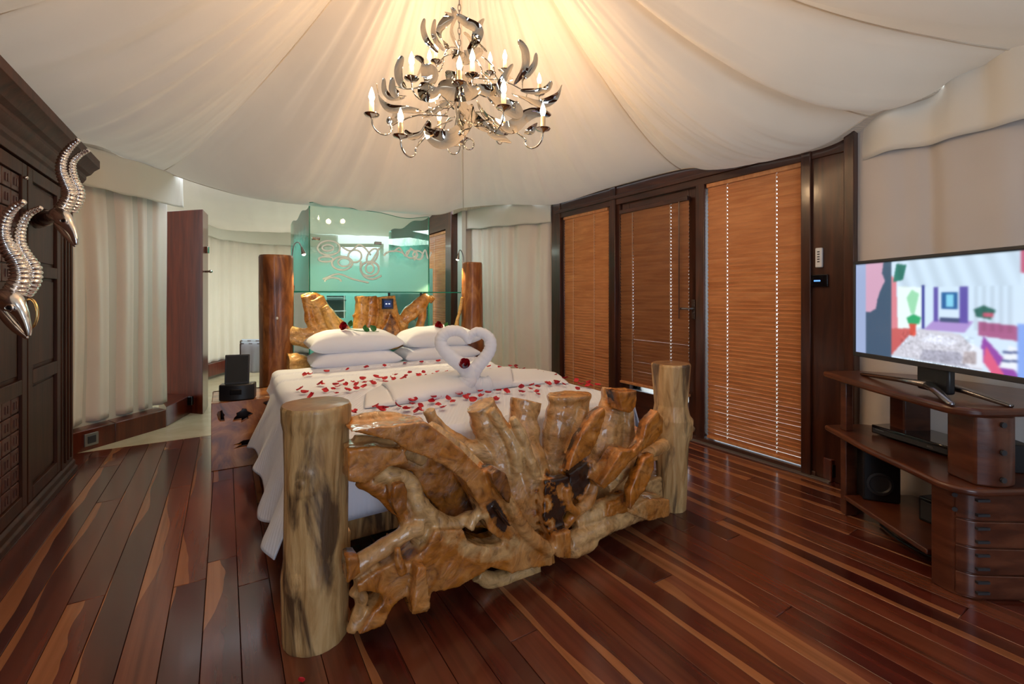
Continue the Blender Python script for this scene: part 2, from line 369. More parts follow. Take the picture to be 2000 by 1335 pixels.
for i in range(N):
    (b, t), (b2, t2) = PER[i], PER[(i+1) % N]
    if 2.4 < t < 7.6: continue
    q = []
    for p in (b, b2):
        d = Vector((p.x-PEAK.x, p.y-PEAK.y, 0)).normalized(); q += [p+d*.01+Vector((0, 0, .012)), p+d*1.3+Vector((0, 0, .10))]
    mb.add(q, [(0, 1, 3, 2)])
sobj('ceiling_margin', mb, 'tent', smooth=180, solid=.01)
def seam_tube(i, w=.006):
    b = per[i][0]; k = i*22; return [vs[k*(NS+1)+j]+Vector((0, 0, -.003)) for j in range(2, NS+1)]
for i in seams:
    mb = MB(); mb.tube(seam_tube(i), .0045, 6); obj('seam', mb, 'tent', ceiling, smooth=180)
# rolled hem along the front edge
mb = MB(); mb.tube([p for p, t in PER if 2 <= t <= 17], .006, 6); obj('hem', mb, 'tent', ceiling, smooth=180)
# canvas over the bathroom beyond the main canopy
def bath(a, b):
    p0 = P(300, 325, 4.85).lerp(P(930, 395, 6.45), a); p1 = P(330, 455, 7.6).lerp(P(985, 462, 9.2), a)
    p1.z = 2.36; p = p0.lerp(p1, b); p.z += -.16*math.sin(math.pi*b)*abs(math.sin(math.pi*a*2.5))-.03*math.sin(math.pi*b)+.012*nz(a*40, b*2, 0); return p
mb = MB(); mb.grid(bath, 120, 30); sobj('ceiling_bathroom', mb, 'tent', smooth=180)

# ---------------- walls behind the fabrics ----------------
def wall(name, pts, z0, z1, m='plaster', th=.06, out=1):
    mb = MB()
    for a, b in zip(pts, pts[1:]):
        a, b = Vector(a), Vector(b); d = (b-a).normalized(); n = Vector((-d.y, d.x, 0))*th*out
        mb.prism([Vector((p.x, p.y, z0)) for p in (a, b, b+n, a+n)], [Vector((p.x, p.y, z1)) for p in (a, b, b+n, a+n)])
    return sobj(name, mb, m, smooth=0)
def xy(px, Y): return Vector(((px-1000)/FL*Y, Y, 0))
UW = 3.53
wall('wall_left', [R(-1.62, 5.05), R(-1.16, 4.98), R(-.60, 5.62), R(-.62, 5.8)], -.02, 2.5)
wall('wall_wardrobe_side', [R(-1.62, 5.05), R(-1.66, -2.2)], -.02, 2.5)
wall('wall_curtain_back', [R(3.62, 4.66), R(2.98, 6.02)], -.02, 2.5, out=-1)
wall('wall_right', [R(3.72, 1.36), R(3.66, .3), R(3.35, -1.2), R(2.6, -2.6)], -.02, 2.5, out=1)
wall('wall_rear', [R(2.6, -2.6), R(.9, -3.0), R(-1.66, -2.2)], -.02, 2.5, 'dark', out=1)  # unseen wall, made dark to give the chrome dark reflections
wall('wall_bathroom', [R(-1.1, 5.9), R(-.9, 8.3), R(.2, 9.1), R(2.8, 9.0)], -.02, 2.6, out=1)

# ---------------- curtains ----------------
def curtain(name, path, z0, z1, folds, amp, m, label, group=None, hemfn=None, seed=0, sway=.3):
    path = catmull(path, 10); L = [0]
    for a, b in zip(path, path[1:]): L.append(L[-1]+(b-a).length)
    def at(t):
        d = t*L[-1]
        for i in range(len(L)-1):
            if d <= L[i+1] or i == len(L)-2:
                f = (d-L[i])/max(1e-6, L[i+1]-L[i]); return path[i].lerp(path[i+1], f), (path[i+1]-path[i]).normalized()
    nu = int(L[-1]/.011)
    base = [at(i/nu) for i in range(nu+1)]
    def fn(a, b):
        i = round(a*nu); p, d = base[i]; n = Vector((d.y, -d.x, 0))
        ph = a*folds+sway*nz(a*4, b*1.4, seed)+.55*nz(a*folds*.35, 0, seed+4)
        o = amp*(math.sin(2*math.pi*ph)+.45*math.sin(4*math.pi*ph+1+2*nz(a*3, b, seed)))*(.55+.45*nz(a*5, b*.6, seed+9))*(.75+.35*(1-b))
        zb = z0+(hemfn(a) if hemfn else 0); return Vector((p.x, p.y, zb+(z1-zb)*b))+n*o
    mb = MB(); mb.grid(fn, nu, 40); o = obj(name, mb, m, smooth=180, solid=.004, recalc=False)
    tag(o, label, 'curtain'); return o
def valance(name, path, z0, z1, m, label, seed=0, amp=.012, off=.05):
    path = catmull(path, 12); n_ = len(path)-1
    def fn(a, b):
        i = min(n_, round(a*n_)); p = path[i]; d = (path[min(i+1, n_)]-path[max(i-1, 0)]).normalized(); n = Vector((d.y, -d.x, 0))
        zz = z0+.012*nz(a*9, 0, seed)+(z1-z0)*b
        return Vector((p.x, p.y, zz))+n*(off+amp*nz(a*10, b*1.2, seed)*2+.01*(1-b))
    mb = MB(); mb.grid(fn, n_, 14); o = obj(name, mb, m, smooth=180, solid=.006, recalc=False); tag(o, label, 'valance'); return o
pl = [xy(100, 3.42), xy(138, 3.63), xy(200, 3.88), xy(270, 4.2), xy(330, 4.55)]
curtain('curtain', [p+Vector((-.09, .09, 0)) for p in pl], .20, 2.42, 5.5, .045, 'curtain', 'cream floor-length curtain between the dark wardrobe and the red wood door', seed=1, hemfn=lambda a: -.02*a)
valance('curtain_valance', pl+[xy(352, 4.66)], 2.14, 2.46, 'valance', 'flat cream fabric valance over the curtain beside the wardrobe', 3, amp=.005, off=.035)
pr = [R(2.80, 5.98), R(2.95, 5.62), R(3.25, 5.05), R(3.50, 4.66)]
curtain('curtain', pr, .02, 2.44, 7, .042, 'curtain', 'cream curtain behind the bed, between the bathroom window and the dark window frame', seed=5)
valance('curtain_valance', pr, 2.17, 2.46, 'valance', 'cream valance hanging above the curtain behind the bed', 6)
pt = [R(3.53, 1.42), R(3.50, 1.0), R(3.44, .7), R(3.36, .35), R(3.2, -.2)]
curtain('curtain', pt, .02, 2.44, 4, .050, 'curtain_tv', 'grey-cream curtain on the wall behind the television', seed=8, sway=.6)
valance('curtain_valance', pt, 2.13, 2.70, 'valance', 'creased cream valance above the curtain behind the television', 9, amp=.02, off=.035)
pb = [P(396, 600, 6.8), P(440, 600, 7.4), P(500, 600, 7.9), P(572, 600, 8.15), P(660, 600, 8.4)]
pb = [Vector((p.x, p.y, 0)) for p in pb]
curtain('curtain', pb, .24, 2.42, 10, .035, 'curtain', 'pale curtain at the back of the bathroom, seen past the red door', seed=12, sway=.2)
valance('curtain_valance', pb, 2.14, 2.44, 'valance', 'pale valance above the bathroom curtain', 13, amp=.004)
mb = MB()
for a, b in zip(pb, pb[1:]):
    d = (b-a).normalized(); n = Vector((d.y, -d.x, 0)); q = [a+n*.06, b+n*.06, b-n*.06, a-n*.06]
    mb.prism([p+Vector((0, 0, .05)) for p in q], [p+Vector((0, 0, .235)) for p in q])
sobj('baseboard_bathroom', mb, 'red', smooth=0)

# plinth under the left curtain
pp = [PZ(100, 900, 0), PZ(138, 888, 0), PZ(225, 863, 0), PZ(325, 833, 0)]
mb = MB()
for a, b in zip(pp, pp[1:]):
    n = Vector((-.20, .12, 0)); mb.prism([a+Vector((0, 0, -.01)), b+Vector((0, 0, -.01)), b+n, a+n], [p+Vector((0, 0, .165)) for p in (a, b, b+n, a+n)])
bb = sobj('baseboard_left', mb, 'red', bevel=.006)
mb = MB(); e = [PZ(325, 833, 0), PZ(373, 806, 0), PZ(350, 790, 0), PZ(310, 808, 0)]; mb.prism([p+Vector((0, 0, 0)) for p in e], [p+Vector((0, 0, .19)) for p in e]); obj('end_block', mb, 'red', bb, bevel=.006)
c = P(350, 812, 4.68); mb = MB(); mb.box(P(372, 782, 4.86), (.05, .03, .09)); obj('floor_latch', mb, 'gloss', bb, bevel=.004)
sk = P(175.5, 861, 3.62); t = thing('floor_socket', sk, 'grey square socket plate on the red plinth under the left curtain', 'socket')
dpl = (pp[2]-pp[1]).normalized(); rzp = math.atan2(dpl.y, dpl.x)
pc = pp[1].lerp(pp[2], .43)+Vector((0, 0, .083)); nrm = Vector((dpl.y, -dpl.x, 0))
mb = MB(); mb.box(pc+nrm*.006, (.10, .014, .10), rzp); obj('plate', mb, plain('brushed_plate', (.30, .29, .27), .4, .6), t, bevel=.003)
mb = MB(); mb.box(pc+nrm*.012, (.060, .012, .060), rzp); obj('socket_face', mb, 'darkm', t, bevel=.003)

# red door leaf at the end of the curtain
t = thing('red_door', xy(360, 5.0), 'open dark red varnished wooden door between the left curtain and the bathroom', 'door')
A, B, C_, D_ = xy(322, 5.02), xy(396, 4.88), xy(406.5, 5.22), xy(350, 5.36)
mb = MB(); mb.prism([A, B, C_, D_], [p+Vector((0, 0, 2.17)) for p in (A, B, C_, D_)]); obj('door_leaf', mb, 'red', t, bevel=.004)
mb = MB(); mb.box(xy(403, 5.02)+Vector((0, 0, H-(488-HOR)*5.02/FL)), (.05, .03, .075)); obj('lock_plate', mb, 'chrome', t, bevel=.004)
hp = xy(401, 5.0)+Vector((0, 0, H-(530-HOR)*5.0/FL)); mb = MB(); mb.tube([hp, hp+Vector((.05, -.02, 0)), hp+Vector((.075, -.03, 0))], .011, 8); mb.ball(hp+Vector((.08, -.03, 0)), .018); obj('door_handle', mb, 'chrome', t)

# ---------------- window wall with blinds ----------------
ww = thing('window_1', R(UW, 3.0), None, None); ww['kind'] = 'structure'
def fr(name, v0, v1, z0, z1, u0=UW-.05, u1=UW+.09, m='dark', par=None):
    mb = MB(); mb.rbox(u0, u1, v0, v1, z0, z1); return obj(name, mb, m, par or ww, bevel=.005)
fr('jamb', 4.46, 4.63, 0, 2.5, UW-.07); fr('jamb', 4.43, 4.50, 0, 2.42, UW-.03)
fr('mullion', 3.48, 3.65, 0, 2.42, UW-.04); fr('mullion', 3.52, 3.60, 0, 2.42, UW-.075)
fr('mullion', 2.475, 2.56, 0, 2.42, UW-.06)
fr('jamb', 1.37, 1.675, 0, 2.6, UW-.05); fr('jamb', 1.36, 1.42, 0, 2.6, UW-.085); fr('jamb', 1.625, 1.69, 0, 2.6, UW-.075)
fr('header', 1.4, 4.6, 2.203, 2.52, UW-.06, UW+.09, 'dark_h'); fr('header_moulding', 1.69, 4.55, 2.262, 2.30, UW-.08, UW-.05, 'dark_h')
fr('sill', 1.6, 4.6, -.01, .035, UW-.06, UW+.12, 'dark_h')
for a, b in ((1.69, 2.475), (3.65, 4.43)):
    mb = MB(); mb.rbox(UW+.05, UW+.058, a, b, .04, 2.22); obj('pane', mb, 'pane', ww, smooth=0)
mb = MB(); mb.rbox(UW-.10, UW-.06, 1.5, 4.6, -.012, .006); sobj('trim_1', mb, plain('metal_threshold', (.45, .42, .38), .35, .8))

dr = thing('door_1', R(UW, 3.02), None, None); dr['kind'] = 'structure'
U0, U1 = UW-.02, UW+.03
fr('stile', 2.58, 2.66, .03, 2.21, U0, U1, par=dr); fr('stile', 3.37, 3.47, .03, 2.21, U0, U1, par=dr)
fr('rail', 2.66, 3.37, .03, .30, U0, U1, 'dark_h', dr); fr('rail', 2.66, 3.37, 2.12, 2.21, U0, U1, 'dark_h', dr)
mb = MB(); mb.rbox(UW+.0, UW+.008, 2.66, 3.37, .30, 2.12); obj('pane', mb, 'pane', dr, smooth=0)
hp = R(UW-.03, 2.605, 1.14); mb = MB(); mb.tube([hp, hp+R(-.045, 0), hp+R(-.05, .03), hp+R(-.05, .11)], .009, 8); mb.rbox(UW-.03, UW-.02, 2.59, 2.62, 1.05, 1.22); obj('door_handle', mb, 'gun', dr)

def slat_mesh(Lw, holes, w_=.036, tilt=66, m='slat'):
    mb = MB(); ca, sa = math.cos(math.radians(tilt)), math.sin(math.radians(tilt)); g = .0035
    hs = sorted(holes); segs = []; p = -Lw/2
    for h in hs: segs.append((p, h-g)); p = h+g
    segs.append((p, Lw/2))
    def prof(y, o=0): # cross-section: shallow crown
        r = []
        for k, (s, c) in enumerate(((-.5, 0), (0, .0022), (.5, 0))): r.append(Vector((-(s*w_)*ca-sa*(c+o), y, s*w_*sa-ca*(c+o))))
        return r
    for a, b in segs:
        A0, B0, A1, B1 = prof(a), prof(b), prof(a, .0022), prof(b, .0022)
        vs = A0+B0+A1+B1; mb.add(vs, [(0, 1, 4, 3), (1, 2, 5, 4), (6, 9, 10, 7), (7, 10, 11, 8), (0, 3, 9, 6), (2, 8, 11, 5), (0, 6, 7, 1), (1, 7, 8, 2), (3, 4, 10, 9), (4, 5, 11, 10)])
    for h in hs:   # bridge under the cord hole
        a, b = h-g, h+g; y = -.18*w_; mb.box(Vector((-y*ca-sa*.003, h, y*sa)), (.002, 2*g+.004, w_*.45), m=Matrix.Rotation(-math.radians(90-tilt), 3, 'Y'))
    return mesh_of('slat', mb, m, 30)
def blind(v0, v1, z0, z1, u, label, holes, pitch=.0305, head='blind_slat'):
    Lw = v1-v0; vc = (v0+v1)/2; t = thing('venetian_blind', R(u, vc, z0), label, 'blind')
    me = slat_mesh(Lw, holes, m='slat_shaded' if head == 'dark' else 'slat'); n = int((z1-z0-.012)/pitch); pitch = (z1-z0-.022)/(n-1); r = random.Random(int(v0*100))
    for k in range(n):
        z = z0+.022+k*pitch; put('slat', me, t, R(u, vc, z), (r.gauss(0, .0012), r.gauss(0, .05), ROT))
    mb = MB(); mb.rbox(u-.02, u+.02, v0, v1, z0-.012, z0+.012); obj('bottom_rail', mb, 'slat', t, bevel=.003)
    mb = MB(); mb.rbox(u-.028, u+.028, v0, v1, z1+.006, z1+.045); obj('head_rail', mb, 'dark_h' if head == 'dark' else 'slat', t, bevel=.004)
    for h in holes:
        mb = MB(); p = R(u-.018, vc+h, 0)
        mb.tube([p+Vector((0, 0, z0)), p+Vector((0, 0, z1))], .0012, 5); obj('lift_cord', mb, 'cord', t)
    return t
blind(1.70, 2.462, .055, 2.165, UW-.02, 'tall orange-brown wooden blind in the right-hand window, nearest the television', (-.20, .20))
bt = blind(2.62, 3.44, .375, 2.085, UW-.065, 'shorter, shade-darkened wooden blind hung on the middle glazed door', (-.22, .24), head='dark')
mb = MB(); p = R(UW-.10, 2.70, 0); mb.tube([p+Vector((0, 0, 1.05)), p+Vector((0, 0, 2.09))], .006, 6); obj('tilt_wand', mb, 'dark', bt)
blind(3.665, 4.42, .055, 2.165, UW-.02, 'narrow wooden blind in the left-hand window beside the cream curtain', (-.16, .20))

# bathroom window further on
UB = 2.70
w2 = thing('window_2', R(UB, 6.8), None, None); w2['kind'] = 'structure'
fr('jamb', 5.84, 6.03, 0, 2.5, UB-.06, UB+.08, par=w2); fr('jamb', 7.9, 8.05, 0, 2.5, UB-.05, UB+.08, par=w2)
fr('header', 5.84, 8.05, 2.20, 2.55, UB-.05, UB+.08, 'dark_h', w2)
mb = MB(); mb.rbox(UB+.05, UB+.058, 6.03, 7.9, .05, 2.2); obj('pane', mb, 'pane', w2, smooth=0)
blind(6.06, 7.86, .1, 2.14, UB-.01, 'wooden blind in the bathroom window, seen beside the glass screen', (-.45, .55), pitch=.034)
wall('wall_bathroom_window', [R(UB+.1, 5.7), R(UB+.1, 6.02)], 0, 2.5)

# fittings on the right jamb
t = thing('remote_control', PU(1600, 500, UW-.08), 'white remote control in its holder on the dark jamb right of the blinds', 'remote')
p = PU(1600, 503, UW-.06); mb = MB(); mb.box(p, (.022, .044, .135), ROT); obj('body', mb, 'white', t, bevel=.006)
for k in range(5):
    mb = MB(); mb.box(p+R(-.012, 0, .04-k*.017), (.004, .014, .007), ROT); obj('button', mb, 'darkm', t)
t = thing('wall_panel', PU(1601, 548, UW-.08), 'black touch panel with a blue readout under the white remote', 'control panel')
p = PU(1601, 548, UW-.06); mb = MB(); mb.box(p, (.018, .105, .085), ROT); obj('housing', mb, 'gloss', t, bevel=.004)
mb = MB(); mb.box(p+R(-.010, .012, .0), (.003, .04, .010), ROT); obj('readout', mb, 'blue', t)
# ---------------- bed ----------------
VF, VH = 1.82, 4.62            # footboard and headboard planes
bed = thing('log_bed', R(1.26, 3.2), 'large bed with four log posts and carved teak root footboard and headboard', 'bed')
def log(name, c, r, h, m, seed, lean=(0, 0), knots=(), prof=None, topm='cut'):
    mb = MB(); n, k = 96, 130; c = Vector(c)
    def rad(q, z):
        b = r*(1+.05*nz(math.cos(q)*1.2, math.sin(q)*1.2+z*1.6, seed)+.035*nz(math.cos(q)*4, math.sin(q)*4, seed+z*.7)+.010*nz(math.cos(q)*14, math.sin(q)*14, seed+z*.8))
        if prof: b *= np.interp(z/h, *zip(*prof))
        for kq, kz, kr, ka in knots:
            dq = (q-kq+math.pi) % (2*math.pi)-math.pi; d = math.hypot(dq*r, z-kz)/kr
            b += ka*(math.exp(-d*d)*1.0-.45*math.exp(-((d-.45)/.16)**2)+.25*math.exp(-((d-1.1)/.25)**2)*math.cos(0))
        return b
    for i in range(k+1):
        z = h*i/k; cx = c.x+lean[0]*z/h; cy = c.y+lean[1]*z/h; f = 1
        if i == k: f = .955
        if i == 0: f = .985
        for j in range(n):
            q = 2*math.pi*j/n; rr = rad(q, z)*f; mb.v.append(Vector((cx+rr*math.cos(q), cy+rr*math.sin(q), z+(.004 if i == k else 0))))
    for i in range(k):
        for j in range(n): mb.f.append((i*n+j, i*n+(j+1) % n, (i+1)*n+(j+1) % n, (i+1)*n+j)); mb.mi.append(0)
    top = [mb.v[k*n+j] for j in range(n)]; cc = sum(top, Vector())/n; base = len(mb.v)
    for s in (.66, .33):
        for p in top: mb.v.append(cc.lerp(p, s)+Vector((0, 0, .003)))
    mb.v.append(cc+Vector((0, 0, .003)))
    for j in range(n):
        j2 = (j+1) % n; mb.f += [(k*n+j, k*n+j2, base+j2, base+j), (base+j, base+j2, base+n+j2, base+n+j), (base+n+j, base+n+j2, base+2*n)]; mb.mi += [1, 1, 1]
    mb.f.append(tuple(range(n-1, -1, -1))); mb.mi.append(1)
    return obj(name, mb, [m, topm], bed, smooth=50)
FLp, FRp = PZ(617, 1238, 0), PZ(1312, 990, 0)
o = log('post', FLp, .110, .85, 'log', 1, (.0, .0), knots=((math.radians(-92), .60, .040, .011), (math.radians(-100), .27, .05, .006)), prof=((0, 1.02), (.28, 1.08), (.36, 1.0), (.7, 1.0), (.9, 1.03), (.94, 1.09), (1, 1.10)))
o['label'] = 'pale log post at the near left corner of the bed'
o = log('post', FRp, .098, .85, 'log', 5, (-.005, 0), knots=((math.radians(-10), .47, .05, .030),), prof=((0, .80), (.12, .86), (.3, .92), (.5, 1.02), (.62, 1.10), (.72, .95), (1, 1.12)))
o = log('post', (-2.114, 4.137, 0), .139, 1.61, 'log_head', 9, (.0, 0), prof=((0, 1.0), (.5, .98), (.8, 1.0), (1, 1.0))); o['label'] = 'tall orange-brown log post at the left of the headboard'
o = log('post', (-.447, 5.161, 0), .112, 1.62, 'log_head', 14, (0, 0), prof=((0, 1.4), (.45, 1.2), (.6, 1.08), (1, 1.0)))
# small fittings on the left head post
mb = MB(); mb.ball(P(541, 621, 3.99), (.010, .010, .012)); obj('knob', mb, 'white', bed)
mb = MB(); mb.ball(P(508.5, 596, 4.1), (.016, .016, .016)); mb.ball(P(508.5, 605, 4.1), (.013, .013, .013)); obj('switch_knob', mb, 'white', bed)

def carve(name, pieces, parent, mat, voxel=.0085, smooth=3, disp=.012, dscale=.10):
    """pieces: ('t', pts, radii, tone) tapered limbs or ('s', ring_a, ring_b, tone) sawn slabs, fused by a voxel remesh"""
    mb = MB(); P_, T_ = [], []
    for i, p in enumerate(pieces):
        s = len(mb.v)
        if p[0] == 't':
            q = catmull(p[1], 5); rr = [float(x) for x in np.interp(np.linspace(0, 1, len(q)), np.linspace(0, 1, len(p[2])), p[2])]
            rr = [r*(1+.16*nz(k*.33, i*7.7, 0)) for k, r in enumerate(rr)]
            mb.tube(q, rr, 14, flat=(p[4] if len(p) > 4 else None), up=tuple(R(0, -1)) if len(p) > 4 else None)
        else: mb.prism(p[1], p[2])
        e = mb.v[s:]; P_ += e; T_ += [p[3]]*len(e)
        if p[0] == 's':   # extra samples over the slab's faces so colour follows it
            n = len(p[1])
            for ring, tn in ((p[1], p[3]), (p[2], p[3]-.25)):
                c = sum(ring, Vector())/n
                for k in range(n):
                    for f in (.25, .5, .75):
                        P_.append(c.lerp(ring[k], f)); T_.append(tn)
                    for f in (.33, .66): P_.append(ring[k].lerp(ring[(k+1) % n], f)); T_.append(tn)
    tmp = obj(name+'_raw', mb, mat, parent, smooth=0)
    md = tmp.modifiers.new('r', 'REMESH'); md.mode = 'VOXEL'; md.voxel_size = voxel
    md = tmp.modifiers.new('sm', 'SMOOTH'); md.iterations = smooth; md.factor = .6
    tx = bpy.data.textures.new(name, 'CLOUDS'); tx.noise_scale = dscale; tx.noise_depth = 3
    md = tmp.modifiers.new('d', 'DISPLACE'); md.texture = tx; md.strength = disp*2; md.mid_level = .5; md.texture_coords = 'GLOBAL'
    dg = bpy.context.evaluated_depsgraph_get(); me = bpy.data.meshes.new_from_object(tmp.evaluated_get(dg)); me.name = name
    bpy.data.objects.remove(tmp)
    org = ROOTLOC[parent]; n = len(me.vertices); co = np.empty(n*3, np.float32); me.vertices.foreach_get('co', co); co = co.reshape(-1, 3)
    from mathutils.kdtree import KDTree
    kd = KDTree(len(P_))
    for i, p in enumerate(P_): kd.insert(p-org, i)
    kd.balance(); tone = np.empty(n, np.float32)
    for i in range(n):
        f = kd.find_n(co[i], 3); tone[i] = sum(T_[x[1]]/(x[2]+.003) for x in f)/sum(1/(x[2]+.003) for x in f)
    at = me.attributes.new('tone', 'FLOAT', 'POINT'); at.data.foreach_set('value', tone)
    me.shade_smooth()
    if name == 'footboard' or name == 'headboard':
        me.set_sharp_from_angle(angle=math.radians(50))
    o = bpy.data.objects.new(name, me); COL.objects.link(o); o.parent = parent; me.materials.clear(); me.materials.append(M[mat]); return o
def lim(pl, V, tone, dv=0, flat=None, sc=1.0):
    pts = []; rr = []
    for q in pl:
        d = q[3] if len(q) > 3 else dv
        # aim through the pixel at the plane already shifted by dv, so depth does not slide the shape
        p = PV(q[0], q[1], V+d); pts.append(p); rr.append(q[2]*p.y/FL*sc)
    return ('t', pts, rr, tone) if flat is None else ('t', pts, rr, tone, flat)
def slab(pl, V, tone, dv=0, th=.12, tilt=0):
    a = [PV(x, y, V+dv) for x, y in pl]; b = [p+R(0, th)+Vector((0, 0, tilt)) for p in a]; return ('s', a, b, tone)
F = VF
